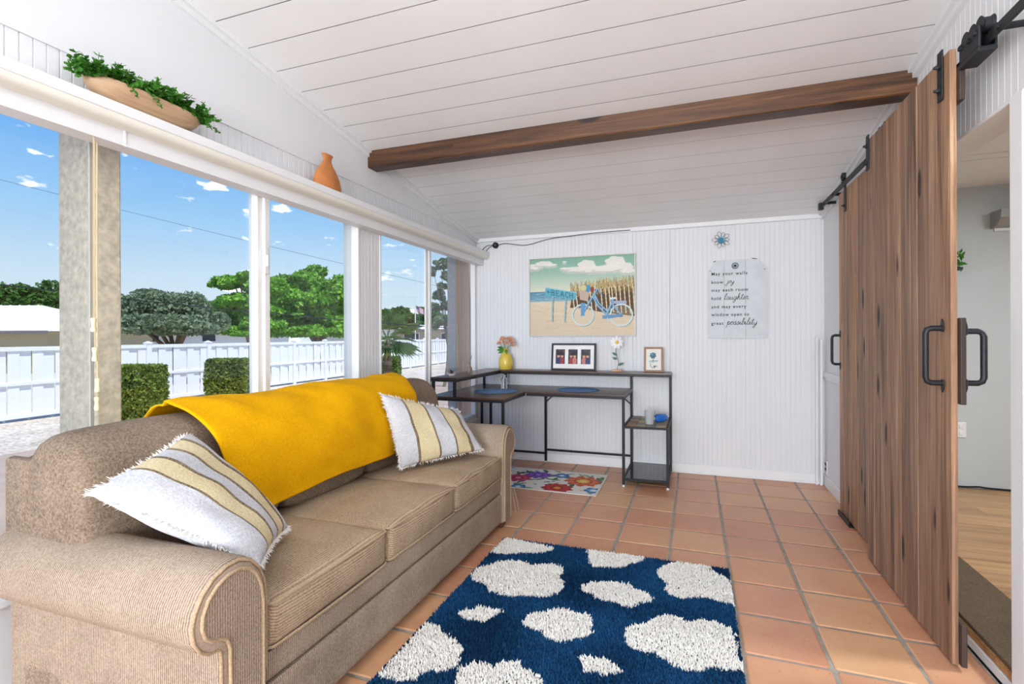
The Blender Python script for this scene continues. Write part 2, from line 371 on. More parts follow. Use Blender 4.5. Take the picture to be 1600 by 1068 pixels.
def leafmat(name, cols, scale=1.3, rough=.5, trl=.25):
    m, t, b = newmat(name); v = coords(t)
    f = noise(t, v, scale, 4, .7); f2 = noise(t, v, scale * 14, 2, .6)
    a = N(t, 'ShaderNodeMath', operation='MULTIPLY_ADD'); a.inputs[1].default_value = .5; t.links.new(f2, a.inputs[0])
    b_ = N(t, 'ShaderNodeMath', operation='MULTIPLY'); b_.inputs[1].default_value = .5; t.links.new(f, b_.inputs[0]); t.links.new(b_.outputs[0], a.inputs[2])
    n = len(cols); t.links.new(ramp(t, a.outputs[0], [(.3 + .4 * i / (n - 1), lin(c)) for i, c in enumerate(cols)]), b.inputs['Base Color'])
    b.inputs['Roughness'].default_value = rough; b.inputs['Specular IOR Level'].default_value = .25
    tl = N(t, 'ShaderNodeBsdfTranslucent'); ms = N(t, 'ShaderNodeMixShader'); ms.inputs[0].default_value = trl
    rr = b.inputs['Base Color'].links[0].from_socket; t.links.new(rr, tl.inputs['Color'])
    out = t.nodes['Material Output']; t.links.new(b.outputs[0], ms.inputs[1]); t.links.new(tl.outputs[0], ms.inputs[2]); t.links.new(ms.outputs[0], out.inputs[0]); return m
M['leaf_bright'] = leafmat('bright_leaves', ['2E5A14', '5C962A', '90C848', 'BCE078'])
M['leaf_grey'] = leafmat('grey_green_leaves', ['48583E', '6C8060', '8C9E7C', 'A8B698'])
M['leaf_dark'] = leafmat('dark_leaves', ['2C4A1C', '46702C', '649440'])
M['leaf_hedge'] = leafmat('hedge_leaves', ['3A4E22', '5E7A34', '8CA048', 'B8B85C'], 2.5)
M['leaf_palm'] = leafmat('palm_leaves', ['40602E', '648A48', '94B474'], 1.5)
M['leaf_pot'] = leafmat('potted_leaves', ['1E4A12', '34701E', '559436', '86B85C'], 14)
M['bark'] = plain('bark', '6A5A4A', .9, var=.3, vscale=8, bmp=.6, bscale=20)
M['branch'] = plain('pale_bark', '8D8070', .9, var=.2, vscale=10)

# ------------------------------------------------------------------ room dimensions
XL, XR, YB, YR = -2.12, 1.02, 4.83, -4.2          # left wall, right wall, back wall, rear wall
TOPZ, SL = 2.24, .15                             # ceiling height at the back wall, rise per metre towards the camera
def ceil_z(y): return TOPZ + SL * (YB - y)

# ------------------------------------------------------------------ floor with single tiles
mb = MB(); mb.box(XL - .13, XR + .0, YR - .1, YB + .1, -.10, -.0042)
floor = tag(mb.build('floor', M['grout']), kind='structure')
TP = .309; tx0, ty0 = -.1345, 3.404; J = .0082
def tile_mesh(w, d, seed):
    rr = random.Random(seed); mbt = MB()
    j = lambda a: rr.uniform(-a, a)
    pts = rrect(-w / 2, w / 2, -d / 2, d / 2, .012, 2); pts = [(x + j(.0012), y + j(.0012)) for x, y in pts]
    inn = [(x * (1 - .006 / (w / 2)), y * (1 - .006 / (d / 2))) for x, y in pts]; n = len(pts)
    tilt = [j(.0016), j(.0016)]
    vs = [(x, y, -.012) for x, y in pts] + [(x, y, -.0030) for x, y in pts] + [(x, y, -.0005 + tilt[0] * x + tilt[1] * y) for x, y in inn]
    fs = [(i, (i + 1) % n, (i + 1) % n + n, i + n) for i in range(n)] + [(i + n, (i + 1) % n + n, (i + 1) % n + 2 * n, i + 2 * n) for i in range(n)] + [tuple(range(2 * n, 3 * n))]
    me = bpy.data.meshes.new('tile'); me.from_pydata(vs, [], fs); me.materials.append(M['tile']); return me
tm = [tile_mesh(TP - 2 * J, TP - 2 * J, s) for s in range(6)]
for ci in range(-7, 5):
    for ri in range(-14, 6):
        x0, x1 = tx0 + ci * TP, tx0 + (ci + 1) * TP; y0, y1 = ty0 + ri * TP, ty0 + (ri + 1) * TP
        if x1 <= XL or x0 >= XR or y0 >= YB or y1 < YR: continue
        cx0, cx1, cy0, cy1 = max(x0, XL - .05), min(x1, XR), max(y0, YR), min(y1, YB)
        if cx1 - cx0 < .03 or cy1 - cy0 < .03: continue
        full = (cx1 - cx0 > TP - .001) and (cy1 - cy0 > TP - .001)
        me = random.choice(tm) if full else tile_mesh(cx1 - cx0 - 2 * J, cy1 - cy0 - 2 * J, ci * 50 + ri)
        link('tile', me, floor, ((cx0 + cx1) / 2 + random.uniform(-.0015, .0015), (cy0 + cy1) / 2 + random.uniform(-.002, .002), 0))

# ------------------------------------------------------------------ ceiling with single planks, roof above
mb = MB()
mb.prism([(YB + .25, ceil_z(YB + .25) + .03), (YR - .5, ceil_z(YR - .5) + .03), (YR - .5, ceil_z(YR - .5) + .16), (YB + .25, ceil_z(YB + .25) + .16)], XL - .62, XR + .14, 'x')
ceiling = tag(mb.build('ceiling', M['ceil_gap_shade']), kind='structure')
PW = .1815
y = 3.019 + 40 * 0; k0 = int((YB - 3.019) / PW) + 1
for k in range(k0, -42, -1):
    ya, yb = 3.019 + k * PW, 3.019 + (k - 1) * PW
    gp_ = .0017 if k <= 0 else .0007
    a, b_ = min(ya, YB + .0) - gp_, max(yb, YR) + gp_
    if a - b_ < .02: continue
    mb = MB(); x0, x1 = XL - .02, XR + .02
    e_ = .0004
    prof = [(a, ceil_z(a) + .031), (a, ceil_z(a) + e_), (a - e_, ceil_z(a - e_)), (b_ + e_, ceil_z(b_ + e_)), (b_, ceil_z(b_) + e_), (b_, ceil_z(b_) + .031)]
    mb.prism(prof, x0, x1, 'x'); mb.mi = [0, 0] + [0 if i == 2 else 1 for i in range(len(prof))]; mb.build('plank', [M['white_ceiling'], M['ceil_gap_shade']], ceiling)

# ------------------------------------------------------------------ beadboard walls: grooves are real geometry
def beadboard(mb, a0, a1, z0, z1f, pos, facing, axis, pitch=.0385, g=.0032, dep=.004, thick=.12, mi=0):
    """axis: the horizontal axis the wall runs along ('x' or 'y'); facing = sign of its normal on the other axis"""
    pts = [a0]; dz = [0]
    k = math.ceil((a0 + .004) / pitch)
    while k * pitch < a1 - .006:
        c = k * pitch
        pts += [c - g, c - g * .4, c + g * .4, c + g]; dz += [0, dep, dep, 0]; k += 1
    pts.append(a1); dz.append(0)
    n = len(pts); f1 = z1f if callable(z1f) else (lambda a: z1f); f0 = z0 if callable(z0) else (lambda a: z0)
    def P(a, o, z): return (a, pos - facing * o, z) if axis == 'x' else (pos - facing * o, a, z)
    vs = [P(a, o, f0(a)) for a, o in zip(pts, dz)] + [P(a, o, f1(a)) for a, o in zip(pts, dz)]
    fs = [(i, i + 1, i + 1 + n, i + n) for i in range(n - 1)]
    o = 2 * n; vs += [P(a0, thick, f0(a0)), P(a1, thick, f0(a1)), P(a1, thick, f1(a1)), P(a0, thick, f1(a0))]
    fs += [(o, o + 1, o + 2, o + 3), (0, n, o + 3, o), (n - 1, 2 * n - 1, o + 2, o + 1), tuple(range(n)) + (o + 1, o), tuple(range(n, 2 * n)) + (o + 2, o + 3)]
    mb.add(vs, fs, mi)

mb = MB()
beadboard(mb, XL - .035, -.535, -.01, TOPZ + .04, YB, -1, 'x')
beadboard(mb, -.533, -.205, -.01, TOPZ + .04, YB, -1, 'x', pitch=.0385)
beadboard(mb, -.203, XR + .12, -.01, TOPZ + .04, YB, -1, 'x', pitch=.0385, dep=.003)
tag(mb.build('wall_back', M['white_wall']), kind='structure')
mb = MB(); mb.box(XL, XR, YB - .014, YB, 0, .085, .004); mb.box(XL, XR, YB - .022, YB, 0, .02, .004)
tag(mb.build('baseboard_back', M['white_trim']), kind='structure')

WZ0, WZ1 = .40, 2.04      # window opening
win = [(-3.2, -.35), (-.20, 2.87), (3.10, 4.795)]
mb = MB()
mb.box(XL - .13, XL, YR, YB, -.10, WZ0)                                   # wall under the windows
beadboard(mb, YR, YB, WZ1, 2.262, XL, 1, 'y', thick=.13)                  # beadboard above them
mb.prism([(YR, 2.262), (YB, 2.262), (YB, ceil_z(YB) + .04), (YR, ceil_z(YR) + .04)], XL - .13, XL + .007, 'x')
for a, b_ in ((YR, -3.2), (-.35, -.20), (2.87, 3.10), (4.795, YB)): beadboard(mb, a, b_, WZ0, WZ1, XL, 1, 'y', thick=.13 if a < 4 else .045)
wl = tag(mb.build('wall_left', M['white_wall']), kind='structure')
mb = MB(); mb.box(XL, XL + .014, YR, YB - .03, 0, .10, .004); tag(mb.build('baseboard_left', M['white_trim']), kind='structure')

mulls = {1: [(-1.8, -1.73)], 2: [(.50, .57), (1.268, 1.282), (2.03, 2.10)], 3: [(3.785, 3.86)]}
for i, (a, b_) in enumerate(win, 1):
    w = empty('window_%d' % i, (XL, (a + b_) / 2, WZ0), kind='structure')
    mb = MB(); fx0, fx1 = (XL - .09 if i < 3 else XL - .045), XL + .004; t_ = .035
    mb.box(fx0, fx1, a, b_, WZ0, WZ0 + t_, .003); mb.box(fx0, fx1, a, b_, WZ1 - t_, WZ1, .003); mb.box(fx0, fx1, a, a + t_ * .6, WZ0 + t_, WZ1 - t_, .003); mb.box(fx0, fx1, b_ - t_ * .6, b_, WZ0 + t_, WZ1 - t_, .003)
    mb.build('window_frame', M['frame_alu'], w)
    edges = [a + .02]
    for (ma, mb_) in mulls[i]:
        q = MB(); thin = mb_ - ma < .03
        if thin: q.box(XL - .046, XL - .036, ma, mb_, WZ0 + .03, WZ1 - .03, .002)
        else: q.box(fx0 + .02, fx1 - .015, ma, mb_ - .03, WZ0 + .03, WZ1 - .03, .003)
        if mb_ - ma > .05: q.box(fx0 + .035, fx1 - .002, mb_ - .034, mb_, WZ0 + .03, WZ1 - .03, .003)
        mu = q.build('mullion', M['channel'] if thin else M['frame_alu'], w); edges += [ma + .005, mb_ - .005]
        if i == 2 and ma > 2:
            q = MB(); zc = onx(416, 408, XL).z; q.box(fx1 - .006, fx1 + .012, ma + .022, ma + .05, zc - .07, zc + .07, .005); q.box(fx1 + .01, fx1 + .022, ma + .03, ma + .042, zc - .03, zc + .03, .004)
            q.build('latch', M['white_trim'], mu)
    edges.append(b_ - .02)
    for p in range(0, len(edges), 2):
        q = MB(); q.box(XL - .052, XL - .048, edges[p], edges[p + 1], WZ0 + .03, WZ1 - .03); q.build('pane', M['glass'], w)
    q = MB(); q.box(XL - .10, XL + .03, a - .02, b_ + .02, WZ0 - .03, WZ0, .005); q.build('window_sill', M['white_trim'], w)

# rear wall behind the camera with two window openings, where the added fill light stands
mb = MB()
for args in ((XL - .1, -1.9, YR - .12, YR, -.1, 3.75), (.9, XR + .12, YR - .12, YR, -.1, 3.75), (-1.9, .9, YR - .12, YR, -.1, .55), (-1.9, .9, YR - .12, YR, 2.35, 3.75), (-.58, -.42, YR - .12, YR, .55, 2.35)): mb.box(*args)
tag(mb.build('wall_rear', M['white_wall']), kind='structure')

# right wall with the opening to the next room
OY0, OY1, OZ = 2.18, 3.25, 2.037
mb = MB(); cz = lambda a: ceil_z(a) + .04
beadboard(mb, OY1, YB, -.01, cz, XR, -1, 'y', thick=.11, dep=.0009); beadboard(mb, OY0, OY1, OZ, cz, XR, -1, 'y', thick=.11, dep=.0009); beadboard(mb, YR, OY0, -.01, cz, XR, -1, 'y', thick=.11, dep=.0009)
tag(mb.build('wall_right', M['white_wall']), kind='structure')
mb = MB(); mb.box(XR - .016, XR, OY1, YB, 0, .09, .004); tag(mb.build('baseboard_right', M['white_trim']), kind='structure')
mb = MB(); mb.box(XR - .020, XR, OY1 + .2, YB, .895, .935, .006); mb.box(XR - .012, XR, OY1 + .2, YB, .87, .896, .004); tag(mb.build('trim_1', M['white_trim']), kind='structure')
# casing of the opening
mb = MB(); mb.box(XR - .012, XR + .125, OY0 - .07, OY0 + .004, 0, OZ + .0, .004); tag(mb.build('trim_2', M['white_trim']), kind='structure')
mb = MB(); mb.box(XR - .004, XR + .125, OY0, OY1, OZ - .012, OZ + .002, .003); tag(mb.build('trim_3', M['white_trim']), kind='structure')
# sloped cove trims under the ceiling, flat trim over the back wall
def slope_trim(name, x0, x1, y0, y1):
    mb = MB(); mb.prism([(y0, ceil_z(y0) - .045), (y1, ceil_z(y1) - .045), (y1, ceil_z(y1) + .002), (y0, ceil_z(y0) + .002)], x0, x1, 'x')
    mb.prism([(y0, ceil_z(y0) - .018), (y1, ceil_z(y1) - .018), (y1, ceil_z(y1) + .002), (y0, ceil_z(y0) + .002)], x0 if x0 < 0 else x0 - .018, x1 + .018 if x0 < 0 else x1, 'x')
    tag(mb.build(name, M['white_trim']), kind='structure')
slope_trim('trim_4', XL, XL + .022, YR, 2.955); slope_trim('trim_5', XL, XL + .022, 3.068, YB); slope_trim('trim_6', XR - .022, XR, YR, 2.955); slope_trim('trim_7', XR - .022, XR, 3.068, YB)
mb = MB(); mb.box(XL, XR, YB - .022, YB, TOPZ - .035, TOPZ + .01, .006); tag(mb.build('trim_8', M['white_trim']), kind='structure')
# window header board and the shelf above it
mb = MB(); mb.box(XL, -2.04, YR, YB, 1.968, 2.058, .003); mb.box(-2.045, -2.036, .0, 4.6, 1.968, 1.974, .002); sy_ = onx(195.5, 215, -2.04).y; mb.box(-2.041, -2.037, sy_ - .004, sy_ + .004, 1.967, 2.027, .001); tag(mb.build('trim_9', M['white_trim']), kind='structure')
shelf = empty('window_shelf', (-2.04, 2, 2.058), 'long white shelf ledge running above the windows', 'shelf')
mb = MB(); mb.box(XL, -1.97, YR, YB, 2.058, 2.098, .004); mb.build('shelf_board', M['white_trim'], shelf)
mb = MB(); mb.prism([(-2.04, 2.058), (-1.975, 2.058), (-1.977, 2.045), (-1.985, 2.033), (-2.0, 2.027), (-2.04, 2.027)], YR, YB - .001, 'y'); mb.build('rounded_moulding', M['cream_trim'], shelf, smooth=40)

# ------------------------------------------------------------------ ceiling beam
beam = empty('ceiling_beam', (-.5, 3.01, 2.45), 'dark stained wooden beam crossing under the white plank ceiling', 'beam')
ya, yb = 2.957, 3.066
def beam_piece(x0, x1, sh):
    mb = MB(); zt = ceil_z(ya) + .0; zb = 2.405 + sh
    mb.prism([(ya, zt - .002), (yb, ceil_z(yb) - .002), (yb, zb + .006), (yb - .006, zb), (ya + .006, zb), (ya, zb + .006)], x0, x1, 'x')
    return mb
beam_piece(XL + .001, -1.46, 0).build('beam_cladding', M['beam'], beam); beam_piece(-1.46, XR - .001, .001).build('beam_cladding', M['beam'], beam)

# ------------------------------------------------------------------ next room seen through the opening
XN0, XN1, YN0, YN1, ZN = XR + .11, 4.6, -.5, 4.75, .08
mb = MB(); mb.box(XN0, XN1, YN0, YN1, -.1, ZN - .012); ff = tag(mb.build('floor_next_room', M['grout']), kind='structure')
rp = random.Random(3); pw = .125; yy = YN1
while yy > 1.6:
    xx = XN0 + .17 - rp.uniform(0, .0); x_ = xx
    first = True
    while x_ < XN1:
        L_ = rp.uniform(.25, 1.2) if first else 1.2; first = False
        q = MB(); q.box(x_ + .0005, min(x_ + L_, XN1) - .0005, max(yy - pw, 1.6) + .0005, yy - .0005, ZN - .012, ZN, .0008); q.build('plank', M['laminate'], ff); x_ += L_
    yy -= pw
M['next_wall'] = plain('grey_beige_wall', 'C4C9CB', .6, var=.02, vscale=4)
mb = MB(); mb.box(XN0, XN1, YN1, YN1 + .1, -.1, 2.75); mb.box(XN1, XN1 + .1, YN0, YN1 + .1, -.1, 2.75); mb.box(XN0, XN1, YN0 - .1, YN0, -.1, 2.75)
mb.box(2.225, 2.228, YN1 - .004, YN1, ZN, 2.4); tag(mb.build('wall_next_room', M['next_wall']), kind='structure')
mb = MB(); mb.box(XN0, XN1 + .1, YN0 - .1, YN1 + .1, 2.345, 2.9)
cnr = tag(mb.build('ceiling_next_room', plain('textured_ceiling', 'EAE8E4', .8, var=.03, bmp=.7, bscale=35)), kind='structure')
for yq in (3.9, 4.02): q = MB(); q.box(XN0, XN1, yq - .004, yq + .004, 2.340, 2.346); q.build('batten', M['white_trim'], cnr)
th = empty('threshold_step', (1.1, 2.6, 0), 'low wooden threshold step with brown ribbed tread beside tile floor', 'threshold')
mb = MB(); mb.box(1.025, XN0 + .02, OY0 + .006, OY1 - .006, .0, .035, .003); mb.build('riser', M['white_trim'], th)
mb = MB(); mb.box(1.03, XN0 + .17, OY0 + .006, OY1 - .006, .0355, .066, .004); mb.build('nosing', M['laminate'], th)
M['tread'] = fabric('ribbed_tread_mat', '4E4238', '85735F', 1, 900, bs=.6)
mb = MB(); mb.box(1.035, XN0 + .168, OY0 + .008, OY1 - .008, .0665, .084, .005); mb.build('tread_mat', M['tread'], th)
wpl = empty('hanging_plant', (1.90, 4.70, 1.75), 'small trailing green plant on the next room wall beside the door edge', 'plant')
q = MB(); q.box(1.80, 1.89, 4.68, 4.749, 1.72, 1.74, .003); q.build('bracket', M['black'], wpl)
q = MB(); rl_ = random.Random(5)
for k in range(26):
    a_ = rl_.uniform(0, 2 * PI); c_ = Vector((1.85 + rl_.uniform(-.035, .035), 4.71 + rl_.uniform(-.03, .02), 1.745 + rl_.uniform(-.01, .10))); d_ = Vector((math.cos(a_), -.4, math.sin(a_))).normalized(); s_ = d_.cross(Vector((0, 1, .2))).normalized() * .010
    q.add([c_, c_ + d_ * .02 + s_, c_ + d_ * .045, c_ + d_ * .02 - s_], [(0, 1, 2), (0, 2, 3)])
tag(q.build('leaves', M['leaf_pot'], wpl), kind='stuff')
sc = empty('wall_sconce', (2.16, 4.70, 2.05), 'grey metal half shell wall light on the next room wall', 'lamp')
mb = MB(); 
pr = [(4.75, 2.02), (4.66, 2.03), (4.61, 2.08), (4.60, 2.14), (4.75, 2.14)]
mb.prism(pr, 2.08, 2.32, 'x'); mb.build('shade', plain('brushed_nickel', '9C9C9A', .4, metal=.2), sc)
mb = MB(); mb.box(2.1, 2.3, 4.738, 4.7495, 2.0, 2.16, .003); mb.build('back_plate', M['white_trim'], sc)
mb = MB(); mb.tube(spline([(1.6, 4.735, .09), (1.9, 4.735, .092), (2.0, 4.73, .1), (2.1, 4.735, .093), (2.6, 4.735, .09)], 5), .006, 6)
tag(mb.build('floor_cable', M['black'], smooth=True), 'black cable lying along the foot of the next room wall', 'cable')
mb = MB(); mb.box(1.862, 1.93, 4.742, 4.7495, .46, .575, .003); mb.box(1.885, 1.907, 4.738, 4.7425, .475, .505, .002); mb.box(1.885, 1.907, 4.738, 4.7425, .53, .56, .002)
tag(mb.build('wall_outlet', M['white_trim']), 'white wall outlet plate low on the grey next room wall', 'outlet')
mb = MB(); mb.box(XR - .008, XR, 4.725, 4.795, .07 + .03, .07 + .145, .003, 0); mb.box(XR - .012, XR - .007, 4.745, 4.775, .13, .155, .002, 1); mb.box(XR - .012, XR - .007, 4.745, 4.775, .17, .195, .002, 1)
tag(mb.build('wall_outlet', [M['white_trim'], M['black']]), 'white wall outlet low in the corner beside the barn doors', 'outlet')

# ------------------------------------------------------------------ barn doors, rail, hardware
def strap(parent, x, y, z0, z1, w=.042):
    s = MB(); s.box(x - .006, x, y - w / 2, y + w / 2, z0, z1, .0025); so = s.build('hanger_strap', M['black_hw'], parent)
    for zz in (z0 + .04, z1 - .06):
        b = MB(); b.tube([(x - .006, y, zz), (x - .012, y, zz)], .012, 6); b.tube([(x - .012, y, zz), (x - .024, y, zz)], [.008, .005], 8); b.build('bolt', M['black_hw'], so)
    return so
def pull(parent, x, y, z, half, sgn, out=.055, r=.0105, name='handle'):
    h = MB(); zz = half
    path = [(x, y, z - zz), (x + sgn * (out - .018), y, z - zz), (x + sgn * (out - .005), y, z - zz + .006), (x + sgn * out, y, z - zz + .02), (x + sgn * out, y, z + zz - .02), (x + sgn * (out - .005), y, z + zz - .006), (x + sgn * (out - .018), y, z + zz), (x, y, z + zz)]
    h.tube(path, r, 10)
    for s_ in (-1, 1):
        zc = z + s_ * zz; pl = [(y - .013, zc), (y - .009, zc + s_ * .022), (y, zc + s_ * .036), (y + .009, zc + s_ * .022), (y + .013, zc), (y + .008, zc - s_ * .014), (y - .008, zc - s_ * .014)]
        h.prism(pl, x, x + sgn * .004, 'x')
    return tag(h.build(name, M['black_hw'], parent, smooth=40), 'black metal pull handle')
d1 = empty('door_1', (.91, 2.8, 0), 'front sliding barn door of brown wooden planks with black strap hangers', 'door', kind='structure')
ys = [2.325, 2.436, 2.621, 2.802, 2.989, 3.175, 3.29]
for a, b_ in zip(ys[:-1], ys[1:]):
    q = MB(); dx = random.uniform(-.0015, .0015); q.box(.900 + dx, .922, a + .0012, b_ - .0012, .012, 2.30, .0025); q.build('plank', M['barn'], d1)
for z0, z1 in ((2.10, 2.225), (.98, 1.30), (.016, .17)):
    q = MB(); q.box(.9222, .940, 2.305, 3.285, z0, z1, .003); q.build('back_batten', M['barn_dark'], d1)
strap(d1, .899, 2.39, 2.135, 2.325); strap(d1, .899, 3.255, 2.135, 2.325)
pull(d1, .899, 2.385, 1.158, .105, -1); pull(d1, .9405, 2.318, 1.155, .095, 1)
d2 = empty('door_2', (.97, 3.6, 0), 'rear sliding barn door of brown planks, mostly hidden behind the front door', 'door', kind='structure')
ys2 = [3.12, 3.30, 3.49, 3.68, 3.86, 3.985, 4.10]
for a, b_ in zip(ys2[:-1], ys2[1:]):
    q = MB(); q.box(.958 + random.uniform(-.001, .001), .980, a + .0012, b_ - .0012, .012, 2.215, .0025); q.build('plank', M['barn'], d2)
for z0, z1 in ((2.0, 2.14), (.03, .17)):
    q = MB(); q.box(.9805, .996, 3.13, 4.09, z0, z1, .003); q.build('back_batten', M['barn_dark'], d2)
st2 = strap(d2, .957, 3.93, 2.06, 2.315)
q = MB(); q.tube([(.936, 3.93, 2.292), (.953, 3.93, 2.292)], .028, 16); q.tube([(.930, 3.93, 2.292), (.936, 3.93, 2.292)], .010, 8); q.build('wheel', M['black_hw'], st2)
pull(d2, .957, 4.075, 1.135, .1, -1, out=.05, r=.009)
rail = empty('barn_door_rail', (.946, 3.2, 2.24), 'black steel sliding rail fixed along the top of the right wall', 'rail')
q = MB(); q.box(.942, .950, 1.2, 4.56, 2.226, 2.262, .002); q.build('rail_bar', M['black_hw'], rail)
for yy in (1.5, 2.1, 2.75, 3.45, 4.2, 4.45):
    q = MB(); q.tube([(.950, yy, 2.244), (XR + .002, yy, 2.244)], .011, 10); q.tube([(.934, yy, 2.244), (.942, yy, 2.244)], .009, 6); q.build('standoff', M['black_hw'], rail)
q = MB(); q.box(.928, .962, 4.545, 4.585, 2.218, 2.272, .004); q.build('end_stop', M['black_hw'], rail)
rb = MB(); rb.box(.918, .928, 2.165, 2.30, 2.222, 2.295, .004); rb.box(.964, .972, 2.165, 2.30, 2.222, 2.295, .004); rb.box(.918, .972, 2.165, 2.30, 2.205, 2.222, .003); rbo = rb.build('roller_block', M['black_hw'], rail)
for yy in (2.183, 2.232, 2.281):
    q = MB(); q.tube([(.929, yy, 2.30), (.936, yy, 2.30), (.956, yy, 2.30), (.963, yy, 2.30)], [.030, .024, .024, .030], 18); q.tube([(.910, yy, 2.275), (.928, yy, 2.275)], .010, 8); q.build('roller', M['black_hw'], rbo, smooth=40)
for yy in (3.20, 3.12):
    q = MB(); q.tube([(.932, yy, 2.318), (.960, yy, 2.318)], .024, 14); q.build('roller', M['black_hw'], rail)
q = MB(); q.box(.934, .990, 3.79, 4.06, .0, .008, .002); q.box(.934, .942, 3.79, 4.06, .008, .034, .002); q.box(.984, .990, 3.79, 4.06, .008, .034, .002)
tag(q.build('floor_guide', M['black']), 'black metal channel guide on the floor under the rear barn door', 'door guide')
# white trim strips leaning in the corner
for i, (x, w_, h_, lab) in enumerate(((.955, .016, 1.23, 'taller'), (.985, .020, 1.20, 'shorter'))):
    q = MB(); Mx = Matrix.Translation((x, 4.795 - .01 * i, 0)) @ Matrix.Rotation(math.radians(.6), 4, 'X'); q.box(-w_ / 2, w_ / 2, -.012, .006, .001, h_, .002, mat=Mx)
    tag(q.build('trim_strip', M['white_trim']), '%s white wooden trim strip standing upright in the corner by the wall sign' % lab, 'trim strip', 'loose trim strips in the corner')
def ony(u, v, y): r = ray(u, v); return EYEP + r * (y / r.y)

# ------------------------------------------------------------------ sofa
sofa = empty('sofa', (-1.6, 2.08, 0), 'tan woven three seat sofa with rolled arms under the window', 'sofa')
ARM = [(0, .05), (0, .30), (0, .50), (.006, .555), (.025, .60), (.055, .635), (.095, .652), (.135, .650), (.175, .634), (.208, .605), (.230, .565), (.238, .53), (.232, .49), (.214, .460), (.188, .442), (.165, .440), (.155, .43), (.152, .40), (.152, .25), (.152, .05)]
PAN = [(.022, .055), (.022, .30), (.022, .50), (.030, .55), (.047, .588), (.072, .613), (.10, .624), (.135, .622), (.167, .608), (.193, .583), (.208, .55), (.210, .522), (.202, .494), (.185, .476), (.160, .470), (.140, .458), (.130, .43), (.128, .30), (.128, .055)]
def arm(inner, sgn):
    mb = MB(); n = len(ARM); st = [(-1.148, .90), (-1.152, .955), (-1.160, .985), (-1.175, 1.0), (-1.35, 1.0), (-1.6, 1.0), (-1.85, 1.0), (-2.02, 1.0), (-2.04, .97)]
    vs = []
    for x, s in st:
        for (o, z) in ARM:
            o2 = .10 + (o - .10) * s; z2 = z if z < .1 else (.45 + (z - .45) * s if z > .45 else z)
            w = .004 * mnoise.noise(Vector((x * 7, z * 6 + inner, o * 5)))
            vs.append((x, inner + sgn * (o2 + w), z2 + w))
    fs = []
    for i in range(len(st) - 1):
        for k in range(n - 1): fs.append((i * n + k, i * n + k + 1, (i + 1) * n + k + 1, (i + 1) * n + k))
        fs.append((i * n + n - 1, i * n, (i + 1) * n, (i + 1) * n + n - 1))
    fs += [tuple(range(n)), tuple(range((len(st) - 1) * n, len(st) * n))]
    mb.add(vs, fs); a = mb.build('arm', M['sofa'], sofa, smooth=45)
    p = MB(); p.prism([(inner + sgn * o, z) for o, z in PAN], -1.150, -1.140, 'x'); po = p.build('arm_panel', M['sofa_front'], a)
    p = MB(); p.tube([(-1.1415, inner + sgn * o, z) for o, z in PAN], .0055, 8); p.build('piping', M['pipe'], a, smooth=True)
    p = MB(); p.tube([(-1.150, inner + sgn * (.10 + (o - .10) * .95), z if z < .1 else (.45 + (z - .45) * .965 if z > .45 else z)) for o, z in ARM[1:-1]], .005, 8); p.build('piping', M['pipe'], a, smooth=True)
arm(1.125, -1); arm(3.012, 1)
mb = MB(); mb.add(*[(lambda v, f: ([(a[0] - 1.595, a[1] + 2.068, a[2] + .142) for a in v], f))(*rbox(.88, 2.19, .195, .02, 8))][0]); mb.build('base', M['sofa_front'], sofa, smooth=True)
mb = MB(); mb.add(*[(lambda v, f: ([(a[0] - 1.592, a[1] + 2.068, a[2] + .288) for a in v], f))(*rbox(.88, 1.90, .098, .022, 8))][0]); mb.build('seat_rail', M['sofa_front'], sofa, smooth=True)
mb = MB(); mb.box(-2.055, -1.93, 1.0, 3.15, .06, .86, .03); mb.box(-2.055, -1.90, .962, 1.0, .60, .865, .015); mb.box(-2.055, -1.90, 3.15, 3.20, .30, .865, .015); mb.build('back_frame', M['sofa_back'], sofa, smooth=40)
def seat(y0, y1, seed):
    cx, cy, cz = -1.462, (y0 + y1) / 2, .405; sx, sy, sz = .625, y1 - y0 - .008, .138
    v, f = rbox(sx, sy, sz, .022, 16, (.012, .004, .022), .006, seed, 5)
    c = MB(); c.add([(a[0] + cx, a[1] + cy, a[2] + cz) for a in v], f); o = c.build('seat_cushion', M['sofa_seat'], sofa, smooth=True)
    for zz in (sz / 2 - .006, -sz / 2 + .006):
        pts = []
        for (x, y) in rrect(-sx / 2, sx / 2, -sy / 2, sy / 2, .022, 5):
            pts.append((x, y))
        full = []
        for a, b in zip(pts, pts[1:] + pts[:1]):
            k = max(1, int(math.hypot(b[0] - a[0], b[1] - a[1]) / .04))
            for t in range(k): full.append((a[0] + (b[0] - a[0]) * t / k, a[1] + (b[1] - a[1]) * t / k))
        P = []
        for (x, y) in full:
            e = .003; bul = .004 * (1 - (2 * y / sy) ** 2)
            P.append((cx + x * (1 - e) + (bul if x > sx / 2 - .03 else 0), cy + y * (1 - e), cz + zz + .004 * mnoise.noise(Vector((x * 5 + seed, y * 5, 0)))))
        p = MB(); p.tube(P, .0048, 6, closed=True); p.build('piping', M['pipe'], o, smooth=True)
for i, (a, b) in enumerate(((1.130, 1.735), (1.738, 2.342), (2.345, 3.005))): seat(a, b, i * 3.7)
BP = [(-1.70, .475), (-1.668, .55), (-1.655, .65), (-1.663, .76), (-1.69, .86), (-1.74, .925), (-1.81, .953), (-1.88, .945), (-1.930, .905), (-1.945, .85), (-1.94, .62), (-1.90, .48)]
BPS = spline([(x, 0, z) for x, z in BP], 4, True)
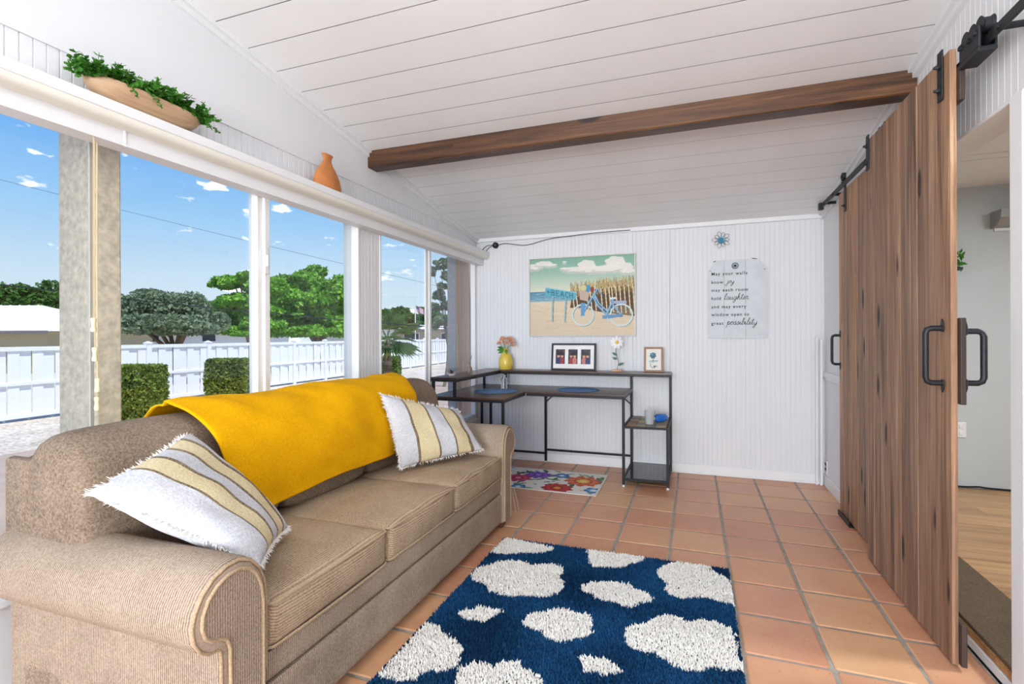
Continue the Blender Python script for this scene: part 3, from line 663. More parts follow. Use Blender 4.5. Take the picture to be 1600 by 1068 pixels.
def back(y0, y1, seed):
    cx, cz = -1.80, .72; st = [(0, .72), (.006, .82), (.018, .90), (.04, .955), (.075, .985), (.12, 1.0)]
    st = [(y0 + d, s) for d, s in st] + [(y0 + (y1 - y0) * t, 1.008) for t in (.35, .5, .65)] + [(y1 - d, s) for d, s in reversed(st)]
    n = len(BPS); vs = []
    for y, s in st:
        for p in BPS:
            w = .006 * mnoise.noise(Vector((p.x * 5, y * 5 + seed, p.z * 5)))
            pl = 0
            if abs(y - y0) < .13 or abs(y - y1) < .13:
                d = min(abs(y - y0), abs(y - y1)); pl = -.010 * max(0, math.sin(math.atan2(p.z - cz, p.x - cx) * 9 + seed)) * (1 - d / .13)
            vs.append((cx + (p.x - cx) * (s + pl) + w, y, cz + (p.z - cz) * (s + pl) + w))
    fs = [(i * n + k, i * n + (k + 1) % n, (i + 1) * n + (k + 1) % n, (i + 1) * n + k) for i in range(len(st) - 1) for k in range(n)]
    fs += [tuple(range(n)), tuple(range((len(st) - 1) * n, len(st) * n))]
    c = MB(); c.add(vs, fs); c.build('back_cushion', M['sofa_back'], sofa, smooth=True)
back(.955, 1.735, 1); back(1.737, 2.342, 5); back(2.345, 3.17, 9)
for y_ in (1.06, 3.09):
    for x_ in (-1.20, -1.98):
        q = MB(); q.prism([(x_ - .035, 0), (x_ + .028, 0), (x_ + .036, .055), (x_ - .04, .055)], y_ - .035, y_ + .035, 'y'); q.build('leg', M['leg_wood'], sofa)
q = MB()
for dx, dy in ((0, 0), (.012, .014)):
    pts = spline([(-1.148 + dx, 3.185 + dy, .22), (-1.14 + dx, 3.20 + dy, .16), (-1.13 + dx, 3.20 + dy * 2, .10), (-1.125 + dx, 3.215 + dy * 2, .04)], 4)
    for a, b in zip(pts[:-1], pts[1:]): q.add([a + Vector((0, -.008, 0)), a + Vector((0, .008, 0)), b + Vector((.002, .008, 0)), b + Vector((.002, -.008, 0)), a + Vector((-.003, -.008, 0)), a + Vector((-.003, .008, 0)), b + Vector((-.001, .008, 0)), b + Vector((-.001, -.008, 0))], [(0, 1, 2, 3), (7, 6, 5, 4), (0, 4, 5, 1), (2, 6, 7, 3), (1, 5, 6, 2), (3, 7, 4, 0)])
q.build('fabric_tie', M['pipe'], sofa)

# ------------------------------------------------------------------ yellow blanket over the sofa back
path = spline([(-1.640, 0, .560), (-1.637, 0, .66), (-1.643, 0, .765), (-1.672, 0, .875), (-1.732, 0, .945), (-1.81, 0, .974), (-1.89, 0, .967), (-1.955, 0, .925), (-2.02, 0, .895), (-2.066, 0, .87), (-2.074, 0, .80), (-2.074, 0, .70)], 8)
NV = 90; vs = []; NP = len(path)
cum = [0]
for a, b in zip(path[:-1], path[1:]): cum.append(cum[-1] + (b - a).length)
for i, p in enumerate(path):
    t = cum[i] / cum[-1]; d = (path[min(i + 1, NP - 1)] - path[max(i - 1, 0)]).normalized(); nrm = Vector((d.z, 0, -d.x)) * -1
    if nrm.dot(p - Vector((-1.8, 0, .7))) < 0: nrm = -nrm
    front = max(0, 1 - t / .5)
    for k in range(NV):
        s = k / (NV - 1); yl = 1.335 + .10 * front ** 1.3 + .015 * math.sin(9 * t); yr = 2.815 - .10 * front + .012 * math.sin(7 * t + 1)
        y = yl + (yr - yl) * s
        wv = .012 * (1 + mnoise.noise(Vector((y * 3.0, t * 3.5, 1.7)))) + .010 * (1 + mnoise.noise(Vector((y * 7 + t * 9, t * 6 - y * 2, 4.2)))) + .008 * (1 + math.sin(y * 9 + t * 14 + 2 * mnoise.noise(Vector((y * 2, t * 4, 0))))) * (.4 + .6 * front)
        if t > .55: wv *= .35
        dz = .018 * math.sin(3.1 * y + 1) * front if i < 10 else 0
        if -2.0 > p.x: wv *= .3
        q = p + nrm * (wv * 1.0)
        vs.append((q.x, y, q.z + dz * (1 - i / 10 if i < 10 else 0)))
fs = [(i * NV + k, i * NV + k + 1, (i + 1) * NV + k + 1, (i + 1) * NV + k) for i in range(NP - 1) for k in range(NV - 1)]
bl = MB().add(vs, fs).build('throw_blanket', M['blanket'], smooth=True)
so = bl.modifiers.new('thickness', 'SOLIDIFY'); so.thickness = .006; so.offset = 1
tag(bl, 'yellow fleece blanket draped over the back of the sofa', 'blanket')

# ------------------------------------------------------------------ striped pillows
def pillow(A, B, Cc, D, half, label, seed, bands):
    """stripes run from edge AB to edge DC... A-D and B-C are parallel to the stripes"""
    A, B, Cc, D = map(Vector, (A, B, Cc, D)); n = 44
    c = (A + B + Cc + D) / 4; nrm = (B - A).cross(D - A).normalized()
    if nrm.dot(EYEP - c) < 0: nrm = -nrm
    root = empty('throw_pillow', c - nrm * half, label, 'pillow', 'striped fringed throw pillows on the sofa')
    def P(u, v, side):
        uu, vv = 2 * u - 1, 2 * v - 1
        pin = 1 - .055 * (1 - uu * uu) * vv * vv; pin2 = 1 - .055 * (1 - vv * vv) * uu * uu
        u2, v2 = (uu * pin2 + 1) / 2, (vv * pin + 1) / 2
        base = (A * (1 - v2) + B * v2) * (1 - u2) + (D * (1 - v2) + Cc * v2) * u2
        th = half * (max(0, 1 - uu ** 2) ** .42) * (max(0, 1 - vv ** 2) ** .42)
        th *= 1 + .22 * mnoise.noise(Vector((u * 4 + seed, v * 4, side)))
        dash = max(0, 1 - min(abs(v - b) for b in bands) / .016)
        th += .004 * dash * (1 if 0 < u < 1 else 0)
        return base + nrm * th * side
    mb = MB(); vs = []; fs = []; mi = []
    for s_i, side in enumerate((1, -1)):
        off = len(vs)
        for i in range(n + 1):
            for j in range(n + 1): vs.append(P(i / n, j / n, side))
        for i in range(n):
            for j in range(n):
                f = (off + i * (n + 1) + j, off + (i + 1) * (n + 1) + j, off + (i + 1) * (n + 1) + j + 1, off + i * (n + 1) + j + 1); fs.append(f if side > 0 else f[::-1])
                v = (j + .5) / n; k = sum(v > b for b in bands)
                mi.append(2 if min(abs(v - b) for b in bands) < .0135 else (1 if k % 2 == 1 else 0))
    mb.v = [tuple(p) for p in vs]; mb.f = fs; mb.mi = mi
    me_o = mb.build('cover', [M['pil_white'], M['pil_cream'], M['pil_dash']], root, smooth=True)
    bm = bmesh.new(); bm.from_mesh(me_o.data); bmesh.ops.remove_doubles(bm, verts=bm.verts[:], dist=.0004); bmesh.ops.recalc_face_normals(bm, faces=bm.faces); bm.to_mesh(me_o.data); bm.free()
    fr = MB(); rr = random.Random(seed)
    for e in range(4):
        for k in range(150):
            t = rr.random(); u, v = [(0, t), (1, t), (t, 0), (t, 1)][e]
            p = P(u, v, 1); out = (p - c); out = (out - nrm * out.dot(nrm)).normalized(); tang = nrm.cross(out).normalized()
            L = rr.uniform(.012, .026); d = (out + nrm * rr.uniform(-.5, .6) + tang * rr.uniform(-.6, .6)).normalized(); w = tang * .0035
            b0 = p - out * .004
            fr.add([b0 - w, b0 + w, b0 + nrm * .004, b0 + d * L], [(0, 1, 3), (1, 2, 3), (2, 0, 3), (0, 2, 1)])
    tag(fr.build('fringe', M['fringe'], root), kind='stuff')
BN = (.26, .45, .63, .82)
k = .95; sc_ = lambda p, k: tuple(EYEP + (Vector(p) - EYEP) * k)
pillow(sc_((-1.611, .937, .802), k), sc_((-1.805, 1.394, .879), k), sc_((-1.486, 1.557, .497), k), sc_((-1.253, 1.202, .535), k), .078, 'white and cream striped fringed pillow slumped over the sofa arm with the piped scroll end', 3, BN)
pillow(sc_((-1.74, 2.552, .901), .925), sc_((-1.442, 2.97, .762), .99), sc_((-1.246, 2.93, .524), .985), sc_((-1.548, 2.453, .50), .985), .070, 'white and cream striped fringed pillow leaning in the sofa corner nearest the desk', 8, (.20, .42, .62, .84))

# ------------------------------------------------------------------ shag rug with cloud pattern
RX0, RX1, RY0, RY1 = -1.088, .166, 1.05, 2.882
def z3(*p): return [(lambda q: (q.x, q.y))(onz(590 + a / 2.712, 830 + b / 2.712, .02)) for a, b in p]
clouds = [z3((395,180),(430,145),(480,140),(500,125),(560,118),(620,122),(655,140),(690,135),(740,132),(780,145),(785,170),(770,190),(790,210),(785,240),(760,262),(700,275),(640,270),(570,272),(520,265),(470,250),(460,225),(440,212),(405,205)),
 z3((480,85),(540,20),(750,65),(730,80),(680,88),(600,88),(540,95),(500,90)), z3((885,60),(1140,85),(1130,118),(1110,128),(1075,132),(1050,145),(1010,152),(960,148),(915,148),(895,125)),
 z3((1185,165),(1200,145),(1240,130),(1320,110),(1400,135),(1420,165),(1478,190),(1520,240),(1520,310),(1440,290),(1390,275),(1340,278),(1280,280),(1240,265),(1215,240),(1225,215),(1190,190)),
 z3((858,228),(900,210),(960,208),(1010,208),(1070,218),(1080,238),(1130,250),(1168,280),(1150,295),(1110,300),(1080,320),(1040,312),(1010,298),(960,290),(920,278),(905,260),(870,250)),
 z3((340,345),(370,325),(410,328),(430,310),(470,320),(520,322),(525,340),(490,355),(480,368),(440,382),(410,370),(380,372),(355,360)),
 z3((612,375),(640,345),(700,335),(745,325),(790,320),(850,340),(905,350),(910,380),(900,400),(912,425),(880,445),(830,450),(780,468),(730,455),(710,440),(700,420),(650,408),(620,395)),
 z3((1045,440),(1055,410),(1090,390),(1140,385),(1170,360),(1230,348),(1280,360),(1310,380),(1360,368),(1430,375),(1490,405),(1520,440),(1530,520),(1570,590),(1480,585),(1410,572),(1380,590),(1310,585),(1250,565),(1210,530),(1180,515),(1120,505),(1075,490),(1050,465)),
 z3((850,530),(880,515),(910,530),(950,525),(990,545),(1010,565),(1045,590),(1000,600),(960,608),(930,590),(880,590),(870,565)),
 z3((205,380),(265,400),(280,430),(330,450),(350,470),(365,490),(350,520),(355,545),(330,570),(270,590),(220,585),(180,600),(150,625),(80,630),(0,605)),
 z3((332,600),(345,575),(400,550),(460,550),(490,570),(520,545),(600,545),(610,575),(680,600),(700,625),(690,690),(600,720),(500,710),(380,715),(330,640)),
 [(-.34, 1.42), (-.25, 1.52), (-.1, 1.5), (.02, 1.56), (.08, 1.44), (.02, 1.33), (-.12, 1.3), (-.27, 1.33)], [(-.9, 1.3), (-.8, 1.4), (-.66, 1.38), (-.55, 1.3), (-.6, 1.2), (-.8, 1.18)]]
def in_cloud(x, y):
    r = np.zeros(x.shape, bool)
    for pl in clouds:
        ins = np.zeros(x.shape, bool); n_ = len(pl)
        for i in range(n_):
            (xa, ya_), (xb, yb_) = pl[i], pl[(i + 1) % n_]
            if ya_ == yb_: continue
            ins ^= ((ya_ > y) != (yb_ > y)) & (x < (xb - xa) * (y - ya_) / (yb_ - ya_) + xa)
        r |= ins
    return r
rug = empty('area_rug', ((RX0 + RX1) / 2, (RY0 + RY1) / 2, 0), 'navy blue shag rug with white cloud shapes on the tile floor', 'rug')
mb = MB(); mb.box(RX0 + .004, RX1 - .004, RY0 + .004, RY1 - .004, .0008, .012, .004); mb.build('backing', plain('rug_backing', '16304E', .95), rug)
sp = .0066; gx, gy = np.meshgrid(np.arange(RX0 + .004, RX1 - .002, sp), np.arange(RY0 + .004, RY1 - .002, sp)); px = gx.ravel() + RNG.uniform(-.0032, .0032, gx.size); py = gy.ravel() + RNG.uniform(-.0032, .0032, gx.size); n = len(px)
inc = in_cloud(px + RNG.normal(0, .004, n), py + RNG.normal(0, .004, n))
ang = RNG.uniform(0, 2 * PI, n); lean = RNG.uniform(0, .010, n); la = RNG.uniform(0, 2 * PI, n); hh = RNG.uniform(.017, .027, n)
rad = .0064
V = np.zeros((n, 4, 3))
for k in range(3):
    V[:, k, 0] = px + rad * np.cos(ang + k * 2.0944); V[:, k, 1] = py + rad * np.sin(ang + k * 2.0944); V[:, k, 2] = .010
V[:, 3, 0] = px + lean * np.cos(la); V[:, 3, 1] = py + lean * np.sin(la); V[:, 3, 2] = hh
idx = np.arange(n)[:, None] * 4
F = np.concatenate([idx + np.array([0, 1, 3]), idx + np.array([1, 2, 3]), idx + np.array([2, 0, 3])], 0)
me = bpy.data.meshes.new('pile'); me.from_pydata(V.reshape(-1, 3).tolist(), [], F.tolist()); me.materials.append(M['rug'])
patch = np.array([mnoise.noise(Vector((a * 3, b * 3, 0))) for a, b in zip(px, py)])
cb = np.array(lin('0B2C4A')[:3]); cb2 = np.array(lin('1B4D78')[:3]); cw = np.array(lin('EDE9E2')[:3])
t_ = np.clip(.45 + 1.0 * patch + RNG.normal(0, .25, n), 0, 1)[:, None]
colr = np.where(inc[:, None], cw * (1 + RNG.normal(0, .04, (n, 1))), cb * (1 - t_) + cb2 * t_); colr = np.clip(colr, 0, 1)
cv4 = np.repeat(np.hstack([colr, np.ones((n, 1))])[:, None, :], 4, 1)
ca = me.color_attributes.new('Col', 'FLOAT_COLOR', 'POINT'); ca.data.foreach_set('color', cv4.astype(np.float32).ravel())
tag(link('pile', me, rug), kind='stuff')

# ------------------------------------------------------------------ floral mat under the desk
MX0, MX1, MY0, MY1 = -1.78, -.712, 3.885, 4.505
mat_r = empty('floral_mat', ((MX0 + MX1) / 2, (MY0 + MY1) / 2, 0), 'white floor mat printed with colourful flowers under the desk', 'mat')
mb = MB(); mb.box(MX0, MX1, MY0, MY1, .0008, .0065, .002); mb.build('mat_base', plain('mat_edge', 'E6E2D8', .9), mat_r)
cw_, ch_ = 260, 151; cv = Canvas(cw_, ch_, (236, 232, 222)); fr_ = random.Random(5)
def mpx(x, y): return (x - MX0) / (MX1 - MX0) * cw_, (MY1 - y) / (MY1 - MY0) * ch_
def zmat(a, b): p = onz(670 + a / 3.445, 480 + b / 3.445, .007); return mpx(p.x, p.y)
for _ in range(70):
    x, y = fr_.uniform(0, cw_), fr_.uniform(8, ch_ - 8); cv.ell(x, y, fr_.uniform(8, 16), fr_.uniform(3, 5), fr_.choice([(70, 110, 50), (105, 140, 70), (50, 90, 60), (140, 165, 110)]), rot=fr_.uniform(0, PI))
for _ in range(40): cv.ell(fr_.uniform(0, cw_), fr_.uniform(5, ch_ - 5), 3, 3, fr_.choice([(60, 120, 180), (240, 240, 240), (90, 150, 200), (230, 190, 70)]))
def flower(a, b, r, cols, k=9):
    x, y = zmat(a, b)
    for i, c in enumerate(cols): cv.ell(x, y, r * (1 - i / len(cols)), r * (1 - i / len(cols)) * .92, c, wob=.12, k=k, rot=i * .4)
flower(590, 900, 27, [(110, 60, 170), (135, 85, 195), (90, 45, 150), (170, 130, 215)]); flower(830, 935, 36, [(205, 85, 55), (225, 120, 70), (200, 70, 50), (235, 190, 70), (245, 215, 110)]); flower(690, 970, 30, [(175, 30, 35), (205, 50, 45), (160, 25, 35), (235, 160, 60)])
flower(480, 915, 28, [(190, 35, 80), (215, 70, 110), (170, 25, 70), (235, 150, 170)]); flower(480, 962, 16, [(40, 100, 170), (90, 150, 210), (240, 240, 240)], 5); flower(715, 905, 17, [(45, 95, 170), (80, 140, 205), (230, 235, 240)], 5); flower(885, 985, 18, [(50, 110, 175), (110, 165, 215), (240, 240, 230)], 5)
flower(380, 900, 24, [(230, 120, 60), (240, 170, 80), (250, 220, 120)]); flower(330, 960, 24, [(180, 40, 90), (220, 90, 130), (240, 190, 90)]); flower(930, 925, 12, [(70, 110, 55), (110, 145, 80)], 4)
cv.put((cv.X < 4) | (cv.X > cw_ - 5) | (cv.Y < 4) | (cv.Y > ch_ - 5), (228, 224, 214)); cv.grain(6, 1)
print_mesh('printed_top', cv, (MX0 + .002, MY1 - .002, .0070), (MX1 - MX0 - .004, 0, 0), (0, -(MY1 - MY0 - .004), 0), M['print'], mat_r)

# ------------------------------------------------------------------ L-shaped desk with raised shelf and side shelves
desk = empty('corner_desk', (-1.2, 4.4, 0), 'L-shaped dark wood desk with black metal frame and raised back shelf', 'desk')
def slab(name, poly, z0, z1, mat, parent): q = MB(); q.prism(poly, z0, z1, 'z'); return q.build(name, mat, parent)
slab('desktop', [(-1.392, 4.215), (-.535, 4.215), (-.535, 4.805), (-1.392, 4.805)], .738, .75, M['desk_wood'], desk)
slab('desktop', [(-2.06, 3.69), (-1.394, 3.69), (-1.394, 4.805), (-2.06, 4.805)], .738, .75, M['desk_wood'], desk)
def bar(pts, name='frame_bar', w=.022, parent=desk):
    q = MB(); h = w / 2
    for a, b in zip(pts[:-1], pts[1:]):
        a, b = Vector(a), Vector(b); d = (b - a); L = d.length
        Mx = Matrix.Translation(a) @ d.to_track_quat('Z', 'Y').to_matrix().to_4x4(); q.box(-h, h, -h, h, -h * .2, L + h * .2, .002, mat=Mx)
    return q.build(name, M['black'], parent)
zf = .726
bar([(-.545, 4.226, zf), (-1.381, 4.226, zf)]); bar([(-1.405, 4.226, zf), (-1.405, 3.702, zf)]); bar([(-1.405, 3.702, zf), (-2.05, 3.702, zf)]); bar([(-.546, 4.226, zf), (-.546, 4.79, zf)]); bar([(-.57, 4.79, zf), (-2.05, 4.79, zf)]); bar([(-2.05, 3.73, zf), (-2.05, 4.77, zf)])
for x, y_, z1 in ((-.546, 4.226, .714), (-1.405, 3.702, .714), (-2.05, 3.702, .714), (-1.37, 4.79, .714), (-2.05, 4.79, .714), (-.20, 4.25, .478)):
    lg = bar([(x, y_, .018), (x, y_, z1)], 'leg'); q = MB(); q.lathe([(.012, 0), (.013, .006), (.008, .010), (.007, .018)], (x, y_, 0), 12); q.build('foot', M['white_trim'], lg, smooth=40)
p_ = ony(767, 640, 3.99); bar([(p_.x, p_.y, .01), (p_.x, p_.y, .714)], 'leg', .02)
bar([(-.20, 4.795, .012), (-.20, 4.795, .874)], 'post'); bar([(-.546, 4.795, .012), (-.546, 4.795, .714)], 'post'); bar([(-.546, 4.795, .752), (-.546, 4.795, .874)], 'post')
for x, y_ in ((-1.755, 4.70), (-1.985, 4.70), (-1.795, 3.645), (-1.985, 3.645)): bar([(x, y_, .752), (x, y_, .874)], 'post')
bar([(-1.357, 4.79, .125), (-.56, 4.79, .125)], 'cross_bar', .018); bar([(-1.383, 4.79, .09), (-2.04, 4.79, .09)], 'cross_bar', .018)
bar([(-1.37, 4.79, .59), (-1.23, 4.79, .716)], 'brace', .010); bar([(-.546, 4.78, .60), (-.68, 4.78, .716)], 'brace', .010); bar([(p_.x, p_.y, .66), (p_.x + .05, p_.y, .71)], 'brace', .010)
for zz, nm in ((.490, 'middle'), (.062, 'low')):
    bar([(-.535, 4.228, zz - .004), (-.211, 4.250, zz - .004)], 'shelf_rail', .018); bar([(-.535, 4.795, zz - .004), (-.211, 4.795, zz - .004)], 'shelf_rail', .018); bar([(-.20, 4.265, zz - .004), (-.20, 4.784, zz - .004)], 'shelf_rail', .018); bar([(-.546, 4.24, zz - .004), (-.546, 4.784, zz - .004)], 'shelf_rail', .018)
slab('low_shelf', [(-.534, 4.245), (-.212, 4.262), (-.212, 4.784), (-.534, 4.784)], .054, .066, plain('black_gloss_shelf', '22232A', .12, var=.1), desk)
ms = slab('middle_shelf', [(-.534, 4.245), (-.212, 4.262), (-.212, 4.784), (-.534, 4.784)], .480, .490, M['desk_wood'], desk)
slates = [plain('slate_%d' % i, c, .5, var=.2, vscale=25) for i, c in enumerate(('A67C52', '7D7A6A', '8E5F3F', 'B39A74', '6C7468', '9C8A72'))]
for i in range(4):
    for j in range(6):
        q = MB(); x0 = -.532 + i * .080; y0 = 4.266 + j * .086; q.box(x0 + .002, x0 + .078, y0 + .002, y0 + .084, .4902, .496, .001); q.build('tile', slates[(i * 5 + j * 7 + i * j) % 6], ms)
hs = slab('raised_shelf', [(-1.765, 4.585), (-.188, 4.585), (-.188, 4.812), (-1.765, 4.812)], .898, .910, M['desk_wood'], desk)
slab('raised_shelf', [(-2.0, 3.625), (-1.767, 3.625), (-1.767, 4.812), (-2.0, 4.812)], .898, .910, M['desk_wood'], desk)
zf = .886
bar([(-1.755, 4.596, zf), (-.19, 4.596, zf)], w=.022); bar([(-1.778, 4.61, zf), (-1.778, 3.636, zf)]); bar([(-1.767, 3.636, zf), (-1.998, 3.636, zf)]); bar([(-.20, 4.585, zf), (-.20, 4.806, zf)]); bar([(-.22, 4.80, zf), (-1.99, 4.80, zf)]); bar([(-1.99, 3.65, zf), (-1.99, 4.79, zf)])

# ------------------------------------------------------------------ things on the desk
M['denim'] = fabric('blue_woven_mat', '40608A', '7896BC', None, bs=.6, weave=200)
for x, y_, lab in ((-1.655, 4.17, 'round woven blue placemat on the desk wing beside the window'), (-.985, 4.50, 'round woven blue placemat on the long desk side under the painting')):
    q = MB(); prof = [(0, .7515)] + [(r_, .7545 + .0012 * math.sin(r_ * 420)) for r_ in np.linspace(.005, .185, 60)] + [(.192, .7525), (.19, .7508), (0, .7508)]
    q.lathe(prof, (x, y_, 0), 48); tag(q.build('placemat', M['denim'], smooth=60), lab, 'placemat', 'round blue placemats')
q = MB(); gp = ony(786.5, 600, 4.50); q.lathe([(0, .0), (.028, 0), (.030, .01), (.030, .085), (.016, .11), (.014, .125), (.018, .127), (.018, .13), (.012, .13), (.011, .108), (.026, .083), (.027, .008), (0, .006)], (-1.655, 4.39, .7505), 20)
tag(q.build('glass_bottle', M['clear'], smooth=40), 'small clear glass bottle standing on the desk near a placemat', 'bottle')
vx, vy = -1.752, 4.70
vase = empty('flower_vase', (vx, vy, .911), 'yellow ceramic bottle vase holding peach roses on the raised shelf', 'vase')
q = MB(); q.lathe([(0, .0), (.062, 0), (.068, .01), (.071, .06), (.068, .10), (.055, .135), (.035, .16), (.025, .18), (.023, .20), (.027, .208), (.022, .208), (.018, .19), (.02, .17), (0, .16)], (vx, vy, .911), 28)
q.build('vase_body', plain('yellow_glaze', 'E0C050', .25, var=.1, vscale=15), vase, smooth=50)
M['rose'] = plain('peach_petal', 'F4BC9C', .7, var=.14, vscale=40)
rz = random.Random(2)
def rose(c, r, up):
    q = MB(); up = Vector(up).normalized(); a = up.orthogonal().normalized(); b = up.cross(a)
    for ring, (rr_, hgt, npet) in enumerate(((.25, .95, 3), (.55, .8, 4), (.85, .55, 5), (1.05, .25, 6))):
        for k in range(npet):
            th = 2 * PI * k / npet + ring * .5; wd = 2 * PI / npet * .75; vs = []
            for i in range(4):
                for j in range(4):
                    tt = th + (j / 3 - .5) * wd; h_ = i / 3; rad_ = r * rr_ * (.45 + .55 * h_ ** .7) * (1.08 if i == 3 else 1)
                    vs.append(Vector(c) + (a * math.cos(tt) + b * math.sin(tt)) * rad_ + up * r * (hgt * h_ - .1 * (abs(j - 1.5) / 1.5) ** 2 * h_))
            q.add(vs, [(i * 4 + j, i * 4 + j + 1, (i + 1) * 4 + j + 1, (i + 1) * 4 + j) for i in range(3) for j in range(3)])
    o = q.build('rose', M['rose'], vase, smooth=True)
    return o
M['stem'] = plain('green_stem', '4E7A34', .6, var=.15, vscale=30)
def leafquad(q, base, d, L, w, nrm, curl=.15):
    d = Vector(d).normalized(); nrm = Vector(nrm); s = d.cross(nrm).normalized() * w; n2 = s.cross(d).normalized()
    b0 = Vector(base); p1 = b0 + d * L * .4 + n2 * L * curl * .5; p2 = b0 + d * L - n2 * L * curl * .3
    q.add([b0, p1 + s, p2, p1 - s, p1], [(0, 1, 4), (1, 2, 4), (2, 3, 4), (3, 0, 4)])
for (dx, dz, r_) in ((-.055, 1.165, .030), (-.015, 1.20, .034), (.035, 1.205, .034), (.062, 1.175, .030), (.01, 1.165, .032), (.075, 1.145, .024), (-.03, 1.215, .026)):
    yy = vy - rz.uniform(-.02, .03); rose((vx + dx, yy, dz), r_, (dx * 6, -.35, .9))
    q = MB(); q.tube(spline([(vx, vy, 1.08), (vx + dx * .4, (vy + yy) / 2, 1.13), (vx + dx, yy, dz)], 4), .0022, 5); q.build('stem', M['stem'], vase)
for (dx, dz, a) in ((-.06, 1.13, 2.6), (-.045, 1.10, 3.6), (-.07, 1.115, 3.1), (.02, 1.12, 5.0), (-.03, 1.13, 4.2)):
    q = MB(); leafquad(q, (vx + dx * .3, vy - .02, dz - .01), (math.cos(a), -.3, math.sin(a) * .5 - .1), .065, .017, (0, -1, .3)); q.build('leaf', M['leaf_pot'], vase)
# photo frame with three pictures
def lean_frame(name, x0, x1, zb, zt, y, border, fmat, label, cat, tilt, depth=.018):
    root = empty(name, ((x0 + x1) / 2, y, zb), label, cat); root.rotation_euler = (-math.radians(tilt), 0, 0); bpy.context.view_layer.update()
    w, h = x1 - x0, zt - zb
    def ch(mb, nm, mt): o = mb.build(nm, mt); o.parent = root; return o
    q = MB(); q.box(-w / 2, w / 2, -depth / 2, depth / 2, 0, border, .002); q.box(-w / 2, w / 2, -depth / 2, depth / 2, h - border, h, .002); q.box(-w / 2, -w / 2 + border, -depth / 2, depth / 2, border, h - border, .002); q.box(w / 2 - border, w / 2, -depth / 2, depth / 2, border, h - border, .002)
    ch(q, 'frame', fmat); q = MB(); q.box(-w / 2 + border * .8, w / 2 - border * .8, -.001, depth / 2 - .002, border * .8, h - border * .8); ch(q, 'mount_board', plain(name + '_mount', 'F2F0EC', .6))
    return root, w, h
pf, w, h = lean_frame('photo_frame', -1.292, -.862, .911, 1.168, 4.715, .017, M['black'], 'black picture frame holding three small photographs on the raised shelf', 'picture frame', 7)
rp = random.Random(11)
for i, xc in enumerate((-.128, -.005, .118)):
    cv = Canvas(40, 62, (40, 44, 66))
    for _ in range(30): cv.ell(rp.uniform(0, 40), rp.uniform(0, 62), rp.uniform(2, 8), rp.uniform(2, 8), rp.choice([(28, 34, 60), (60, 66, 96), (120, 60, 70), (30, 30, 44), (90, 70, 60), (160, 90, 60)]), .6)
    for dx in (-8, 7):
        cv.ell(20 + dx, 48, 9, 16, [(50, 60, 110), (150, 60, 60), (200, 120, 110)][(i + (dx > 0)) % 3]); cv.ell(20 + dx, 27, 6, 8, (215, 160, 130)); cv.ell(20 + dx, 21, 7, 5, (50, 34, 28))
    cv.grain(8, i); o = print_mesh('photograph', cv, (xc - .045, -.0016, .20), (.09, 0, 0), (0, 0, -.14), M['glossprint']); o.parent = pf
bf, w, h = lean_frame('art_frame', -.424, -.258, .911, 1.135, 4.715, .017, M['frame_wood'], 'small brown wooden frame with a blue tree sketch on the raised shelf', 'picture frame', 7)
cv = Canvas(60, 84, (236, 233, 224)); cv.ell(27, 24, 13, 12, (70, 110, 130), wob=.15, k=7); cv.ell(24, 20, 6, 5, (110, 150, 165)); cv.line([(27, 34), (29, 46), (27, 50)], 2.5, (60, 70, 80)); cv.line([(12, 50), (22, 47), (46, 46)], 2.4, (50, 110, 130)); cv.line([(14, 54), (30, 52), (48, 49)], 1.8, (120, 160, 160))
cv.line([(18, 58), (16, 68), (24, 75), (36, 76)], 2, (60, 70, 80)); cv.ell(34, 70, 6, 4, (90, 120, 130)); cv.line([(38, 66), (46, 72)], 1.5, (70, 80, 90)); cv.grain(5, 3)
o = print_mesh('sketch', cv, (-.062, -.0016, .200), (.124, 0, 0), (0, 0, -.178), M['print']); o.parent = bf
# daisy ornament
dx_, dy_ = -.662, 4.70
da = empty('daisy_ornament', (dx_, dy_, .911), 'white metal daisy on a green leafy stem in a small wooden block', 'ornament')
q = MB(); q.box(dx_ - .045, dx_ + .045, dy_ - .02, dy_ + .02, .911, .930, .003); q.build('block', M['bowl_wood'], da)
q = MB(); q.tube(spline([(dx_, dy_, .93), (dx_ + .012, dy_, 1.0), (dx_ - .01, dy_, 1.08), (dx_, dy_, 1.175)], 6), .0025, 6); q.build('stem', M['stem'], da)
fc = Vector((dx_, dy_ - .012, 1.178))
for k in range(9):
    a = 2 * PI * k / 9 + .2; d = Vector((math.cos(a), -.12, math.sin(a))); s = Vector((-math.sin(a), 0, math.cos(a)))
    q = MB(); pts = [fc + d * .010, fc + d * .03 + s * .013, fc + d * .053 + s * .012, fc + d * .062, fc + d * .053 - s * .012, fc + d * .03 - s * .013]; pts += [p + Vector((0, .002, 0)) for p in pts]
    q.add(pts, [(0, 1, 2, 3, 4, 5), (11, 10, 9, 8, 7, 6)] + [(i, i + 6, (i + 1) % 6 + 6, (i + 1) % 6) for i in range(6)]); q.build('petal', M['white_trim'], da)
q = MB(); q.tube([fc + Vector((0, -.012, 0)), fc + Vector((0, -.010, 0)), fc + Vector((0, .003, 0))], [.009, .015, .016], 14); q.build('flower_centre', plain('yellow_paint', 'E8C22A', .5), da)
